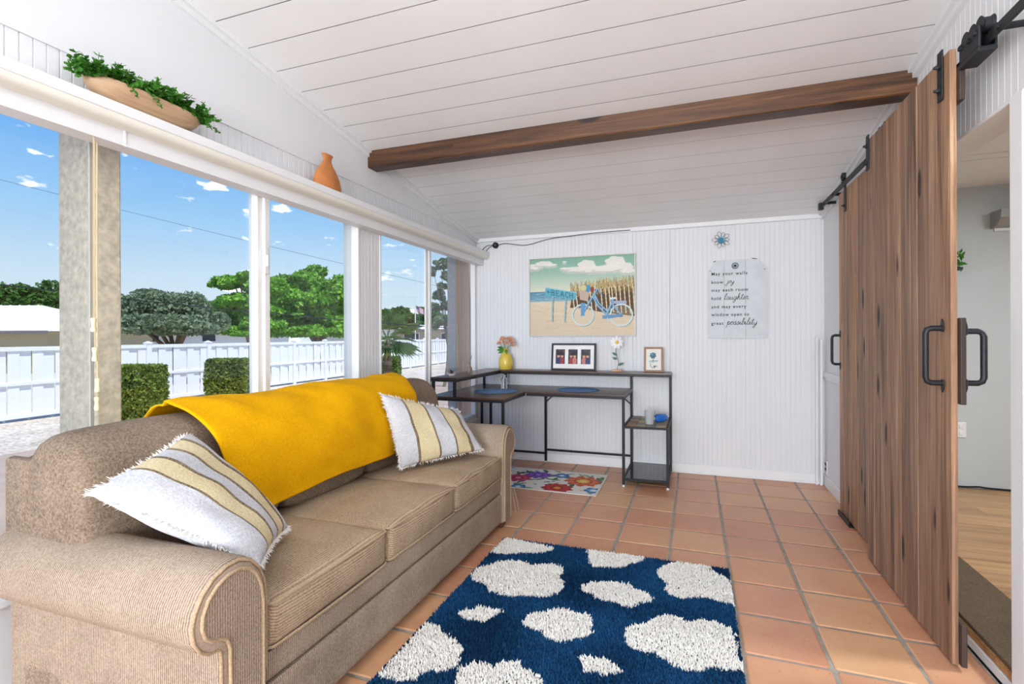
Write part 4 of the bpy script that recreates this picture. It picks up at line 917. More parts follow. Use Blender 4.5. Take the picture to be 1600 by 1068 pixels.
for (zz, sg, L) in ((1.055, -1, .055), (1.02, -1, .05), (.965, 1, .065)):
    q = MB(); b0 = Vector((dx_ + .002, dy_ - .003, zz)); d = Vector((sg * .85, 0, .5 if zz > 1.03 else .35)).normalized(); s = Vector((-d.z, 0, d.x)); pts = [b0, b0 + d * L * .35 + s * .012, b0 + d * L * .7 + s * .010, b0 + d * L, b0 + d * L * .7 - s * .010, b0 + d * L * .35 - s * .012]; pts += [p + Vector((0, .0025, 0)) for p in pts]
    q.add(pts, [(0, 1, 2, 3, 4, 5), (11, 10, 9, 8, 7, 6)] + [(i, i + 6, (i + 1) % 6 + 6, (i + 1) % 6) for i in range(6)]); q.build('leaf', plain('green_paint', '1F5A36', .45), da)
# cup and blue bottle on the tiled side shelf
q = MB(); q.lathe([(0, 0), (.034, 0), (.042, .105), (.044, .108), (.041, .108), (.033, .004), (0, .004)], (-.352, 4.40, .4965), 22)
m_, t__, b__ = newmat('frosted_plastic'); b__.inputs['Transmission Weight'].default_value = .55; b__.inputs['Roughness'].default_value = .35; b__.inputs['Base Color'].default_value = (.85, .88, .9, 1)
tag(q.build('plastic_cup', m_, smooth=40), 'translucent plastic cup on the tiled side shelf', 'cup')
sb = empty('cleaning_bottle', (-.27, 4.52, .4965), 'blue plastic bottle with white nozzle lying on the tiled side shelf', 'bottle')
q = MB(); pth = [(-.315, 4.47), (-.30, 4.485), (-.27, 4.51), (-.235, 4.545), (-.222, 4.56)]; q.tube([(x, y_, .532) for x, y_ in pth], [.020, .034, .035, .033, .015], 14); q.build('bottle_body', plain('blue_plastic', '1F6FC4', .3, var=.08), sb, smooth=50)
q = MB(); q.tube([(-.318, 4.467, .532), (-.335, 4.452, .530)], [.014, .012], 10); q.tube(spline([(-.325, 4.46, .535), (-.33, 4.43, .532), (-.325, 4.41, .515)], 4), .006, 8); q.build('nozzle', M['white_trim'], sb, smooth=50)
# small plants on the window end of the raised shelf
ap = empty('air_plant', (-1.90, 3.80, .911), 'small spiky red-green air plant in a white dish on the raised shelf', 'plant')
q = MB(); q.lathe([(0, 0), (.022, 0), (.036, .018), (.033, .018), (.02, .004), (0, .004)], (-1.90, 3.80, .911), 18); q.build('dish', M['white_trim'], ap, smooth=50)
M['spiky'] = leafmat('spiky_leaves', ['4E3A34', '6C4A40', '5E7448'], 20)
for k in range(14):
    a = rz.uniform(0, 2 * PI); q = MB(); leafquad(q, (-1.90, 3.80, .925), (math.cos(a), math.sin(a), rz.uniform(.3, 1.6)), rz.uniform(.035, .06), .007, (0, 0, 1)); q.build('leaf', M['spiky'], ap)
bd = empty('bud_vase', (-1.90, 4.16, .911), 'tiny clear bud vase with dry twigs on the raised shelf', 'vase')
q = MB(); q.lathe([(0, 0), (.022, 0), (.026, .012), (.024, .04), (.011, .065), (.009, .085), (.012, .09), (.007, .09), (.009, .06), (.02, .035), (.02, .008), (0, .006)], (-1.90, 4.16, .911), 18); q.build('vase_body', plain('smoky_glass', 'B9A68C', .1, trans=.6), bd, smooth=50)
for k in range(6):
    a = rz.uniform(0, 2 * PI); q = MB(); q.tube(spline([(-1.90, 4.16, .95), (-1.90 + .01 * math.cos(a), 4.16 + .01 * math.sin(a), 1.0), (-1.90 + .035 * math.cos(a), 4.16 + .035 * math.sin(a), 1.03 + rz.uniform(0, .06))], 4), .0016, 5); q.build('twig', M['branch'], bd)

# ------------------------------------------------------------------ painting of a beach with a bicycle
px0, px1, pz0, pz1 = -1.540, -.503, 1.236, 2.005
pt = empty('beach_painting', (-1.02, YB - .02, pz0), 'large framed beach painting with a pale blue bicycle and a beach sign', 'painting')
q = MB(); fw_ = .010
q.box(px0, px1, YB - .040, YB - .004, pz0, pz0 + fw_, .002); q.box(px0, px1, YB - .040, YB - .004, pz1 - fw_, pz1, .002); q.box(px0, px0 + fw_, YB - .040, YB - .004, pz0 + fw_, pz1 - fw_, .002); q.box(px1 - fw_, px1, YB - .040, YB - .004, pz0 + fw_, pz1 - fw_, .002); q.build('frame', plain('silver_white_frame', 'D9D6CE', .4), pt)
q = MB(); q.box(px0 + .004, px1 - .004, YB - .028, YB - .004, pz0 + .004, pz1 - .004); q.build('canvas', plain('dark_canvas_edge', '5A5850', .8), pt)
CW, CH = 330, 246; cv = Canvas(CW, CH, (150, 190, 170))
def Z(x, y):   # pixel of the close-up view to canvas coordinates
    # close-up corners: tl(62,125) tr(1308,52) br(1315,1025) bl(75,1030)
    s = (x - 66) / (1311 - 66); top = 125 + (52 - 125) * s; bot = 1030 + (1025 - 1030) * s; return s * CW, (y - top) / (bot - top) * CH
for yy in range(CH):
    t = yy / CH; sky = [(0, (132, 178, 158)), (.18, (158, 194, 176)), (.32, (196, 212, 192)), (.43, (226, 222, 200))]
    if t < .43:
        for (a, ca), (b, cb_) in zip(sky[:-1], sky[1:]):
            if a <= t <= b: k = (t - a) / (b - a); cv.a[yy] = [ca[i] + (cb_[i] - ca[i]) * k for i in range(3)]
    elif t < .56: k = (t - .43) / .13; cv.a[yy] = [84 + 60 * k, 140 + 40 * k, 168 + 25 * k]
    else: k = (t - .56) / .44; cv.a[yy] = [226 - 6 * k, 208 - 8 * k, 178 - 6 * k]
rp = random.Random(4)
for (x, y, rx, ry) in ((120, 215, 110, 38), (240, 175, 110, 34), (330, 190, 80, 18), (760, 190, 110, 70), (640, 240, 170, 34), (900, 240, 200, 44), (1090, 150, 120, 75), (1150, 210, 150, 60), (1000, 230, 180, 40), (1230, 260, 90, 30), (500, 232, 70, 14), (495, 155, 26, 12)):
    X, Y = Z(x, y); cv.ell(X, Y + 4, rx * CW / 1245, ry * CH / 930, (206, 206, 198), .75, wob=.08, k=7); cv.ell(X, Y - 2, rx * CW / 1245 * .94, ry * CH / 930 * .85, (240, 236, 226), .85, wob=.08, k=6)
for _ in range(60):
    yy = rp.uniform(.44, .55) * CH; x = rp.uniform(0, .55) * CW; cv.line([(x, yy), (x + rp.uniform(8, 26), yy + rp.uniform(-.6, .6))], 1.2, rp.choice([(150, 190, 205), (70, 125, 160), (190, 215, 220)]), .7)
for _ in range(160):
    x, yy = rp.uniform(0, CW), rp.uniform(.58, 1) * CH; cv.line([(x, yy), (x + rp.uniform(10, 40), yy + rp.uniform(-2, 2))], rp.uniform(1, 2.4), rp.choice([(214, 190, 156), (236, 222, 198), (222, 202, 172), (205, 180, 150)]), .5)
# fence of reeds
cv.poly([Z(590, 520), Z(900, 470), Z(1311, 430), Z(1311, 800), Z(1000, 760), Z(880, 740), Z(700, 700), Z(560, 700)], (96, 74, 52))
for _ in range(420):
    s = rp.random(); x = 570 + s * 740; top = 440 - 90 * s + rp.uniform(-30, 60); a = Z(x, top + 90); b = Z(x + rp.uniform(-30, 30), top - rp.uniform(0, 40)); cv.line([a, b], 1.0, rp.choice([(196, 168, 104), (160, 130, 74), (214, 190, 130), (130, 100, 56)]), .85)
for x in (590, 632, 760, 800, 850, 925, 975, 1018, 1050, 1095, 1140, 1190, 1240, 1288):
    s = (x - 570) / 740; cv.line([Z(x, 520 - 110 * s), Z(x + 22, 700 + 70 * s)], 3.4, (222, 206, 170)); cv.line([Z(x + 14, 520 - 110 * s), Z(x + 34, 700 + 70 * s)], 1.6, (70, 54, 40))
# beach sign
for (x0_, x1_) in ((350, 345), (512, 498)): cv.line([Z(x0_, 560), Z(x1_, 860)], 5.5, (150, 186, 190)); cv.line([Z(x0_ + 14, 560), Z(x1_ + 8, 870)], 1.6, (84, 96, 92))
cv.poly([Z(262, 452), Z(640, 510), Z(630, 605), Z(250, 548)], (104, 178, 196)); cv.poly([Z(262, 452), Z(640, 510), Z(640, 524), Z(262, 466)], (140, 202, 212))
def glyph(strokes, x, y, wd=42, ht=62):
    for st in strokes: cv.line([Z(x + a * wd, y + b * ht + a * wd * .15) for a, b in st], 2.2, (52, 100, 130))
LET = {'B': [[(0, 0), (0, 1)], [(0, 0), (.7, .1), (.75, .38), (0, .48)], [(0, .48), (.85, .6), (.8, .95), (0, 1)]], 'E': [[(.8, 0), (0, 0), (0, 1), (.8, 1)], [(0, .5), (.6, .5)]], 'A': [[(0, 1), (.45, 0), (.9, 1)], [(.2, .65), (.7, .65)]], 'C': [[(.85, .12), (.4, 0), (.05, .4), (.1, .8), (.5, 1), (.85, .88)]], 'H': [[(0, 0), (0, 1)], [(.8, 0), (.8, 1)], [(0, .5), (.8, .5)]]}
for i, c in enumerate('BEACH'): glyph(LET[c], 335 + i * 56, 482 + i * 8.5)
glyph([[(.9, .5), (0, .5)], [(.35, .25), (0, .5), (.35, .75)]], 282, 474)
# bicycle
def zr(x, y, rx, ry, w_, c):
    X, Y = Z(x, y); cv.ring(X, Y, rx * CW / 1245, ry * CH / 930, w_, c)
for cx in (715, 1158):
    X, Y = Z(cx, 785); cv.ell(X, Y, 118 * CW / 1245, 118 * CH / 930, (226, 214, 190), .25)
    for k in range(12): a = k * PI / 6; cv.line([(X, Y), (X + 28 * math.cos(a), Y + 28 * math.sin(a))], .9, (190, 196, 190), .5)
    zr(cx + 6, 790, 124, 124, 4.0, (92, 108, 116)); zr(cx, 785, 124, 124, 4.6, (206, 224, 224))
for pts, w_ in (([(700, 780), (840, 540), (865, 505)], 5), ([(835, 560), (880, 660), (990, 780)], 5), ([(850, 530), (900, 640), (1000, 740)], 4), ([(985, 790), (1055, 620), (1062, 580)], 5), ([(1000, 790), (1160, 790)], 5), ([(1050, 640), (1160, 790)], 4), ([(865, 505), (890, 460), (935, 540)], 3)):
    cv.line([Z(x + 5, y + 6) for x, y in pts], w_ + 1, (76, 104, 140)); cv.line([Z(*p) for p in pts], w_, (140, 184, 214))
cv.poly([Z(1020, 575), Z(1095, 568), Z(1100, 592), Z(1030, 600)], (216, 226, 226)); cv.poly([Z(1065, 615), Z(1215, 610), Z(1220, 645), Z(1075, 650)], (170, 178, 206)); cv.poly([Z(940, 790), Z(1165, 770), Z(1165, 800), Z(1010, 830), Z(945, 830)], (108, 152, 190))
cv.line([Z(1000, 820), Z(1000, 870)], 3, (190, 210, 216)); cv.poly([Z(665, 490), Z(800, 500), Z(770, 620), Z(680, 600)], (206, 184, 168))
for k in range(7): cv.line([Z(672 + k * 19, 495), Z(680 + k * 14, 605)], 1, (160, 132, 116), .7)
cv.ell(*Z(775, 465), 8, 12, (84, 150, 190)); cv.ell(*Z(720, 460), 10, 9, (214, 206, 160)); cv.ell(*Z(825, 480), 6, 9, (150, 70, 56)); cv.poly([Z(690, 640), Z(740, 640), Z(735, 790), Z(690, 800)], (104, 158, 200)); cv.grain(4, 9)
print_mesh('painted_surface', cv, (px0 + .011, YB - .0287, pz1 - .011), (px1 - px0 - .022, 0, 0), (0, 0, -(pz1 - pz0 - .022)), M['paint'], pt)

# ------------------------------------------------------------------ wooden sign with lettering
sx0, sx1, sz0, sz1 = .120, .600, 1.213, 1.897
sg = empty('wall_sign', (.36, YB - .02, sz0), 'white plank wall sign with black lettering and clipped top corners', 'sign')
M['sign'] = plain('whitewashed_board', 'D2D7DB', .65, var=.05, vscale=9, bmp=.1, bscale=60)
bx = [sx0, .253, .424, sx1]
polys = [[(bx[0], sz0), (bx[1], sz0), (bx[1], sz1), (.195, sz1 - .002), (bx[0], sz1 - .085)], [(bx[1], sz0), (bx[2], sz0), (bx[2], sz1), (bx[1], sz1)], [(bx[2], sz0), (bx[3], sz0), (bx[3], sz1 - .085), (.525, sz1 - .002), (bx[2], sz1)]]
for p in polys:
    cx_ = sum(a for a, _ in p) / len(p); q = MB(); q.prism([(cx_ + (a - cx_) * .988, b) for a, b in p], YB - .024, YB - .005, 'y'); q.build('plank', M['sign'], sg)
ink = plain('black_ink', '26282C', .7)
q = MB(); rc = Vector((.342, YB - .026, 1.843))
for k in range(14): a = 2 * PI * k / 14; q.tube([rc + Vector((.016 * math.cos(a), 0, .016 * math.sin(a))), rc + Vector((.029 * math.cos(a), -.002, .029 * math.sin(a)))], [.004, .006], 6)
ro = q.build('rosette', plain('grey_blue_metal', '9AA8B4', .4, metal=.4), sg); q = MB(); q.tube([rc + Vector((0, .003, 0)), rc + Vector((0, -.012, 0))], [.012, .008], 10); q.build('knob', M['black_hw'], ro)
for (a, b) in (((.165, 1.882), (.185, 1.892)), ((.475, 1.900), (.515, 1.893))): q = MB(); q.tube([(a[0], YB - .026, a[1]), (b[0], YB - .026, b[1])], .003, 6); q.build('hanging_wire', M['black'], sg)
for x in (.142, .575): q = MB(); q.tube([(x, YB - .0235, 1.803), (x, YB - .0275, 1.803)], .004, 8); q.build('nail', M['black_hw'], sg)
def text_part(txt, x, z, size, parent, shear=0, off=0, width=1.0):
    c = bpy.data.curves.new('lettering', 'FONT'); c.body = txt; c.size = size; c.shear = shear; c.offset = off; c.extrude = .0004; c.space_character = width
    t = bpy.data.objects.new('tmp', c); COL.objects.link(t); bpy.context.view_layer.update()
    me = bpy.data.meshes.new_from_object(t.evaluated_get(bpy.context.evaluated_depsgraph_get())); bpy.data.objects.remove(t)
    me.transform(Matrix.Translation((x, YB - .0247, z)) @ Matrix.Rotation(PI / 2, 4, 'X')); me.materials.clear(); me.materials.append(ink)
    return tag(link('lettering', me, parent), kind='stuff')
SCR = {  # simple joined handwriting: points in a unit box, x advance last
 'j': ([[(.25, .55), (.3, .1), (.25, -.35), (.02, -.48), (-.05, -.3), (.2, -.05), (.45, .12)], [(.29, .75), (.30, .72)]], .42), 'o': ([[(.0, .12), (.25, .5), (.08, .35), (.08, .08), (.26, 0), (.40, .2), (.33, .46), (.2, .48), (.4, .4), (.52, .42)]], .5),
 'y': ([[(0, .4), (.06, .1), (.22, .02), (.38, .3), (.42, .5), (.34, -.1), (.15, -.5), (0, -.42), (.15, -.15), (.5, .12)]], .46), 'l': ([[(0, .1), (.22, .55), (.32, 1.0), (.2, 1.05), (.12, .6), (.12, .12), (.22, 0), (.4, .12)]], .36),
 'a': ([[(.36, .44), (.2, .5), (.03, .25), (.1, .02), (.3, .15), (.4, .5), (.38, .1), (.46, 0), (.56, .12)]], .54), 'u': ([[(0, .12), (.08, .5), (.08, .08), (.2, 0), (.36, .2), (.4, .5), (.4, .08), (.5, 0), (.6, .12)]], .58),
 'g': ([[(.36, .44), (.2, .5), (.03, .25), (.1, .02), (.3, .15), (.4, .5), (.36, -.1), (.2, -.5), (.02, -.45), (.15, -.15), (.55, .14)]], .52), 'h': ([[(0, .1), (.22, .6), (.3, 1.0), (.18, 1.02), (.1, .5), (.08, 0), (.2, .4), (.34, .48), (.38, .1), (.46, 0), (.56, .12)]], .54),
 't': ([[(0, .12), (.2, .6), (.24, .95), (.16, .3), (.22, 0), (.4, .12)], [(.0, .66), (.42, .7)]], .38), 'e': ([[(0, .15), (.28, .3), (.3, .46), (.16, .5), (.06, .22), (.16, .01), (.42, .14)]], .40), 'r': ([[(0, .1), (.1, .48), (.14, .55), (.3, .44), (.24, .1), (.32, 0), (.5, .15)]], .46),
 'p': ([[(.05, .2), (.16, .55), (.0, -.5), (.14, .3), (.3, .5), (.4, .3), (.28, .04), (.14, .1), (.5, .1)]], .48), 's': ([[(0, .1), (.2, .45), (.26, .52), (.3, .2), (.18, 0), (.04, .06), (.2, .02), (.46, .14)]], .42), 'i': ([[(0, .12), (.1, .5), (.1, .08), (.18, 0), (.3, .12)], [(.14, .72), (.15, .70)]], .28),
 'b': ([[(0, .1), (.22, .6), (.28, 1.0), (.16, 1.0), (.1, .3), (.14, .02), (.32, .06), (.38, .35), (.26, .46), (.5, .4)]], .46)}
def script(txt, x, z, size, parent):
    q = MB(); cx = x
    for ch in txt:
        st, adv = SCR[ch]
        for s_ in st:
            P_ = spline([(cx + (a + .22 * b) * size, YB - .0248, z + b * size) for a, b in s_], 4); q.tube(P_, size * .034, 5)
        cx += adv * size
    return tag(q.build('lettering', ink, parent), kind='stuff')
tz = [1.765, 1.692, 1.622, 1.549, 1.476, 1.407, 1.330]
for i, (txt, w_) in enumerate((('May your walls', 1.25), ('know', 1.2), ('may each room', 1.25), ('hold', 1.2), ('and may every', 1.25), ('window open to', 1.2), ('great', 1.25))): text_part(txt, .148, tz[i], .038, sg, 0, .0006, w_)
script('joy', .268, tz[1], .046, sg); script('laughter', .250, tz[3], .052, sg); script('possibility', .272, tz[6], .055, sg)

# metal flower above the sign
mfc = Vector((.232, YB - .012, 2.078)); mf = empty('metal_flower', mfc, 'small wire flower with teal centre on the wall above the sign', 'wall ornament')
for k in range(10):
    a = 2 * PI * k / 10; d = Vector((math.cos(a), 0, math.sin(a))); s = Vector((-math.sin(a), 0, math.cos(a))); L = .078 if k % 2 else .066
    q = MB(); q.tube(spline([mfc + d * .015, mfc + d * L * .6 + s * .016 - Vector((0, .006, 0)), mfc + d * L, mfc + d * L * .6 - s * .016 - Vector((0, .006, 0))], 6, True), .0014, 5, closed=True); q.build('wire_petal', M['black_hw'], mf)
teal = plain('teal_enamel', '3E8AA6', .4, var=.15, vscale=60)
for k in range(9):
    a = 2 * PI * k / 9 + .2; d = Vector((math.cos(a), -.35, math.sin(a))); q = MB(); leafquad(q, mfc, d, .042, .010, (0, -1, 0)); q.build('petal', teal, mf)
q = MB(); q.tube([mfc + Vector((0, .008, 0)), mfc + Vector((0, -.014, 0))], [.010, .006], 10); q.build('flower_centre', teal, mf)
# cable and round wall fitting
wf = empty('cable_reel', (-1.903, YB - .01, 2.169), 'small round black fitting high on the back wall by the shelf end', 'wall fitting')
q = MB(); q.tube([(-1.903, YB - .001, 2.166), (-1.903, YB - .022, 2.166), (-1.903, YB - .027, 2.166)], [.031, .031, .026], 22); q.build('housing', M['black'], wf, smooth=40)
q = MB(); q.tube([(-1.903, YB - .027, 2.166), (-1.903, YB - .034, 2.166)], [.013, .010], 14); q.build('centre_cap', plain('bronze', '6A5A48', .4, metal=.6), wf)
q = MB(); q.tube(spline([(-2.062, YB - .012, 2.12), (-2.0, YB - .012, 2.165), (-1.935, YB - .008, 2.172), (-1.87, YB - .008, 2.170), (-1.794, YB - .006, 2.178), (-1.62, YB - .006, 2.150), (-1.522, YB - .006, 2.155), (-1.40, YB - .006, 2.182), (-1.259, YB - .006, 2.201), (-1.1, YB - .024, 2.205), (-.943, YB - .026, 2.214), (-.75, YB - .026, 2.218), (-.552, YB - .026, 2.22)], 6), .0034, 6)
tag(q.build('wall_cable', M['black'], smooth=True), 'thin black cable strung along the top of the back wall', 'cable')
q = MB(); q.tube(spline([(-2.01, YB - .02, 2.10), (-1.985, YB - .012, 2.14), (-1.93, YB - .01, 2.166)], 6), .003, 6); tag(q.build('wall_cable', M['black'], smooth=True), 'short black cable dropping from the round fitting to the shelf end', 'cable')

# ------------------------------------------------------------------ things on the window shelf
SZ = 2.098
pb = empty('planter_bowl', (-2.04, 1.40, SZ), 'long pale wooden dough bowl full of green leaves on the shelf', 'planter')
BY0, BY1, BXc = 1.175, 1.625, -2.035
def bowl_pt(t, a, inner=0):
    y = BY0 + (BY1 - BY0) * t; s = max(0.02, 1 - abs(2 * t - 1) ** 3.2) ** .55; w_ = (.062 - inner) * s; h_ = (.082 - inner * .8)
    return (BXc + w_ * math.cos(a), y, SZ + .001 + inner * .7 + h_ * (1 - max(0, -math.sin(a)) ** .8 * s) if True else 0)
vs = []; fs = []; nt_, na_ = 26, 14
for lay, inn in enumerate((0, .008)):
    for i in range(nt_ + 1):
        for k in range(na_ + 1): vs.append(bowl_pt(i / nt_, PI + PI * k / na_, inn))
n1 = (nt_ + 1) * (na_ + 1)
for lay in range(2):
    for i in range(nt_):
        for k in range(na_): o_ = lay * n1; fs.append((o_ + i * (na_ + 1) + k, o_ + i * (na_ + 1) + k + 1, o_ + (i + 1) * (na_ + 1) + k + 1, o_ + (i + 1) * (na_ + 1) + k))
for i in range(nt_):
    for k in (0, na_): fs.append((i * (na_ + 1) + k, (i + 1) * (na_ + 1) + k, n1 + (i + 1) * (na_ + 1) + k, n1 + i * (na_ + 1) + k))
MB().add(vs, fs).build('bowl', M['bowl_wood'], pb, smooth=40)
q = MB(); ql = MB(); rz = random.Random(21)
def sprig(b, d, L, n, rl):
    pts = spline([b, Vector(b) + Vector(d) * L * .5 + Vector((0, 0, .01)), Vector(b) + Vector(d) * L], 3); q.tube(pts, .0013, 4)
    for i in range(n):
        t = .15 + .85 * i / n; p = Vector(b) + Vector(d) * L * t
        for s_ in (0, 1, 2):
            a = rz.uniform(0, 2 * PI); o_ = Vector((math.cos(a), math.sin(a), rz.uniform(-.2, .8))).normalized(); r_ = rl * (1 - .45 * t) * rz.uniform(.8, 1.2)
            u_ = o_.orthogonal().normalized(); nn = (Vector(d) + o_ * .4 + Vector((rz.uniform(-.3, .3), rz.uniform(-.3, .3), rz.uniform(-.1, .3)))).normalized(); side = nn.cross(o_).normalized(); c = p + o_ * r_ * 1.1
            ring = [c + o_ * math.cos(k * PI / 4) * r_ + side * math.sin(k * PI / 4) * r_ * .85 + nn * (.15 * r_ * (1 if k % 2 else 0)) for k in range(8)]
            ql.add(ring + [c - nn * r_ * .15], [(k, (k + 1) % 8, 8) for k in range(8)])
for k in range(125):
    t = rz.random(); y_ = 1.19 + .43 * t; b = Vector((BXc + rz.uniform(-.03, .045), y_, SZ + .075)); d = Vector((rz.uniform(-.4, .75), rz.uniform(-.6, .6) + (-.6 if t < .12 else .6 if t > .9 else 0), rz.uniform(.2, 1.0))).normalized()
    sprig(b, d, rz.uniform(.04, .10), 6, .0145)
for (y_, dy) in ((1.30, .02), (1.385, .05), (1.60, .1)): sprig(Vector((BXc + .06, y_, SZ + .085)), Vector((.35, dy, -.55)).normalized(), .07, 6, .007)
for y_ in (1.19, 1.20, 1.21): sprig(Vector((BXc + .02, y_, SZ + .07)), Vector((.15, -.9, -.15 + (y_ - 1.19) * 20)).normalized(), .095, 7, .011)
for y_ in (1.60, 1.61): sprig(Vector((BXc + .03, y_, SZ + .075)), Vector((.3, .8, -.3 + (y_ - 1.6) * 60)).normalized(), .09, 7, .011)
tag(ql.build('leaves', M['leaf_pot'], pb), kind='stuff'); q.build('stems', M['stem'], pb)
vz = empty('terracotta_vase', (-2.03, 2.445, SZ), 'flat-sided terracotta bottle vase standing on the shelf', 'vase')
q = MB(); q.lathe([(0, 0), (.098, 0), (.112, .006), (.112, .03), (.098, .075), (.068, .125), (.042, .155), (.034, .172), (.034, .19), (.046, .212), (.040, .212), (.026, .19), (.024, .165), (0, .14)], (0, 0, 0), 36)
q.v = [(x * .42, y_, z) for x, y_, z in q.v]; q.v = [(x - 2.03, y_ + 2.445, z + SZ + .0005) for x, y_, z in q.v]
q.build('vase_body', plain('terracotta', 'C27A42', .75, var=.16, vscale=14, bmp=.15, bscale=60), vz, smooth=50)

# blind cords hanging from the header
M['cord'] = plain('beige_cord', 'C9B48C', .8); M['pullc'] = plain('cream_cord_pull', 'EADBB0', .45)
for (u, v, lab) in ((146.2, 507, 'shortest of the four blind cords, its cream pull hanging highest'), (148.2, 553, 'second shortest blind cord with a cream pull'), (152.6, 601, 'second longest blind cord with a cream pull'), (151.6, 630, 'longest blind cord, its cream pull hanging just above the sofa')):
    XC = {507: -2.045, 553: -2.066, 601: -2.087, 630: -2.105}[v]; p = onx(u, v, XC); bc = empty('blind_cord', (p.x, p.y, p.z - .03), lab, 'blind cord', 'blind cords hanging by the window')
    q = MB(); q.tube([(p.x, p.y + .002, 1.969), (p.x, p.y, 1.5), (p.x, p.y, p.z)], .0016, 5); q.build('cord', M['cord'], bc)
    q = MB(); q.lathe([(0, -.026), (.008, -.026), (.0098, -.018), (.007, -.004), (.007, .006), (.0095, .016), (.0085, .024), (0, .026)], (p.x, p.y, p.z), 12); q.build('pull', M['pullc'], bc, smooth=50)

# ================================================================== outdoors
GZ = -.46
m_, t_m, b_m = newmat('shell_gravel'); v_ = coords(t_m, kind='Object')
vo = N(t_m, 'ShaderNodeTexVoronoi'); vo.inputs['Scale'].default_value = 22; t_m.links.new(v_, vo.inputs['Vector'])
nn = noise(t_m, v_, 1.2, 5, .6)
mxr = N(t_m, 'ShaderNodeMixRGB', blend_type='MULTIPLY'); mxr.inputs[0].default_value = .8
t_m.links.new(ramp(t_m, vo.outputs['Color'], [(.0, lin('A89C8E')), (.5, lin('DCD2C6')), (1, lin('F2ECE4'))]), mxr.inputs[1]); t_m.links.new(ramp(t_m, nn, [(.3, lin('D8CEC2')), (.7, (1, 1, 1, 1))]), mxr.inputs[2])
t_m.links.new(mxr.outputs[0], b_m.inputs['Base Color']); b_m.inputs['Roughness'].default_value = .95; bump(t_m, b_m, vo.outputs['Distance'], .8, .03); M['gravel'] = m_
M['pave'] = plain('brown_concrete', 'B09C8C', .85, var=.12, vscale=2, bmp=.2, bscale=40)
q = MB(); q.box(-60, -9.4, -20, 80, GZ - .2, GZ); tag(q.build('ground_gravel', M['gravel']), kind='structure')
q = MB(); q.box(-9.4, 12, -20, 80, GZ - .2, GZ + .01); tag(q.build('ground_pavement', M['pave']), kind='structure')
q = MB(); q.box(XL - .10, XR + .2, YR - .1, YB + .1, GZ, -.101); q.box(XR + .11, 4.7, -.6, 4.85, GZ, -.101); tag(q.build('wall_foundation', plain('foundation', 'CFC9BE', .9)), kind='structure')

# exterior columns outside the glass
M['stucco'] = plain('mottled_stucco', 'DCCFBA', .9, var=.22, vscale=32, bmp=.4, bscale=30)
c = onx(150, 500, -2.30)
q = MB(); q.box(-2.54, -2.30, c.y, c.y + .10, GZ + .01, ceil_z(c.y) + .02, .008); tag(q.build('stucco_column', M['stucco']), 'mottled beige stucco post standing outside the window behind the cords', 'column')
c2 = onx(715, 500, -2.34)
co = empty('porch_column', (-2.4, c2.y + .2, GZ), 'brown wood clad post with grey stucco side outside the far window', 'column')
q = MB(); q.box(-2.46, -2.362, c2.y, c2.y + .40, GZ + .01, ceil_z(c2.y) + .02, .006); q.build('stucco_core', plain('grey_stucco', 'AFAEB0', .9, var=.12, vscale=30, bmp=.5, bscale=40), co)
q = MB(); q.box(-2.3615, -2.34, c2.y + .003, c2.y + .40, GZ + .01, ceil_z(c2.y) + .0, .003); q.build('wood_cladding', wood('column_wood', ['94765A', 'B4947A', 'CCAE92'], axis=2, rough=.8, knots=False), co)

# white fence, every board a part
M['vinyl'] = plain('white_vinyl', 'E9ECF0', .45, var=.02, vscale=3)
F0, F1 = Vector((-12.75, 3.6, GZ)), Vector((-14.75, 29.2, GZ)); fd = (F1 - F0); FL = fd.length; fd.normalize(); frot = math.atan2(fd.y, fd.x)
fence = empty('picket_fence', (F0.x, F0.y, GZ), 'long white vinyl shadowbox fence across the gravel yard', 'fence'); fence.rotation_euler = (0, 0, frot); bpy.context.view_layer.update()
def fpart(mb, name): me_o = mb.build(name, M['vinyl']); me_o.parent = fence; return me_o
bay = 1.83; nb = int(FL / bay); ph = 1.585
q = MB(); q.box(-.065, .065, -.065, .065, 0, ph - .03, .006); q.box(-.08, .08, -.08, .08, ph - .05, ph - .02, .006); q.add([(-.07, -.07, ph - .02), (.07, -.07, ph - .02), (.07, .07, ph - .02), (-.07, .07, ph - .02), (0, 0, ph + .02)], [(0, 1, 4), (1, 2, 4), (2, 3, 4), (3, 0, 4)]); p0 = fpart(q, 'post')
for i in range(1, nb + 1): c_ = p0.copy(); COL.objects.link(c_); c_.location = (i * bay, 0, 0)
rl0 = None
for zz, hh_ in ((.10, .045), (.76, .035), (1.47, .045)):
    q = MB(); q.box(.066, bay - .066, -.045, .045, zz - hh_, zz + hh_, .006); r0 = fpart(q, 'rail')
    for i in range(1, nb): c_ = r0.copy(); COL.objects.link(c_); c_.location = (i * bay, 0, 0)
nbd = 8; step = (bay - .13) / nbd; bw = step - .014
q = MB(); q.box(-bw / 2, bw / 2, -.008, .008, .14, 1.43, .003); b0 = fpart(q, 'board'); first = True
for i in range(nb):
    for k in range(nbd):
        if first: c_ = b0; first = False
        else: c_ = b0.copy(); COL.objects.link(c_)
        c_.location = (i * bay + .065 + (k + .5) * step, -.012 if k % 2 else .012, 0)

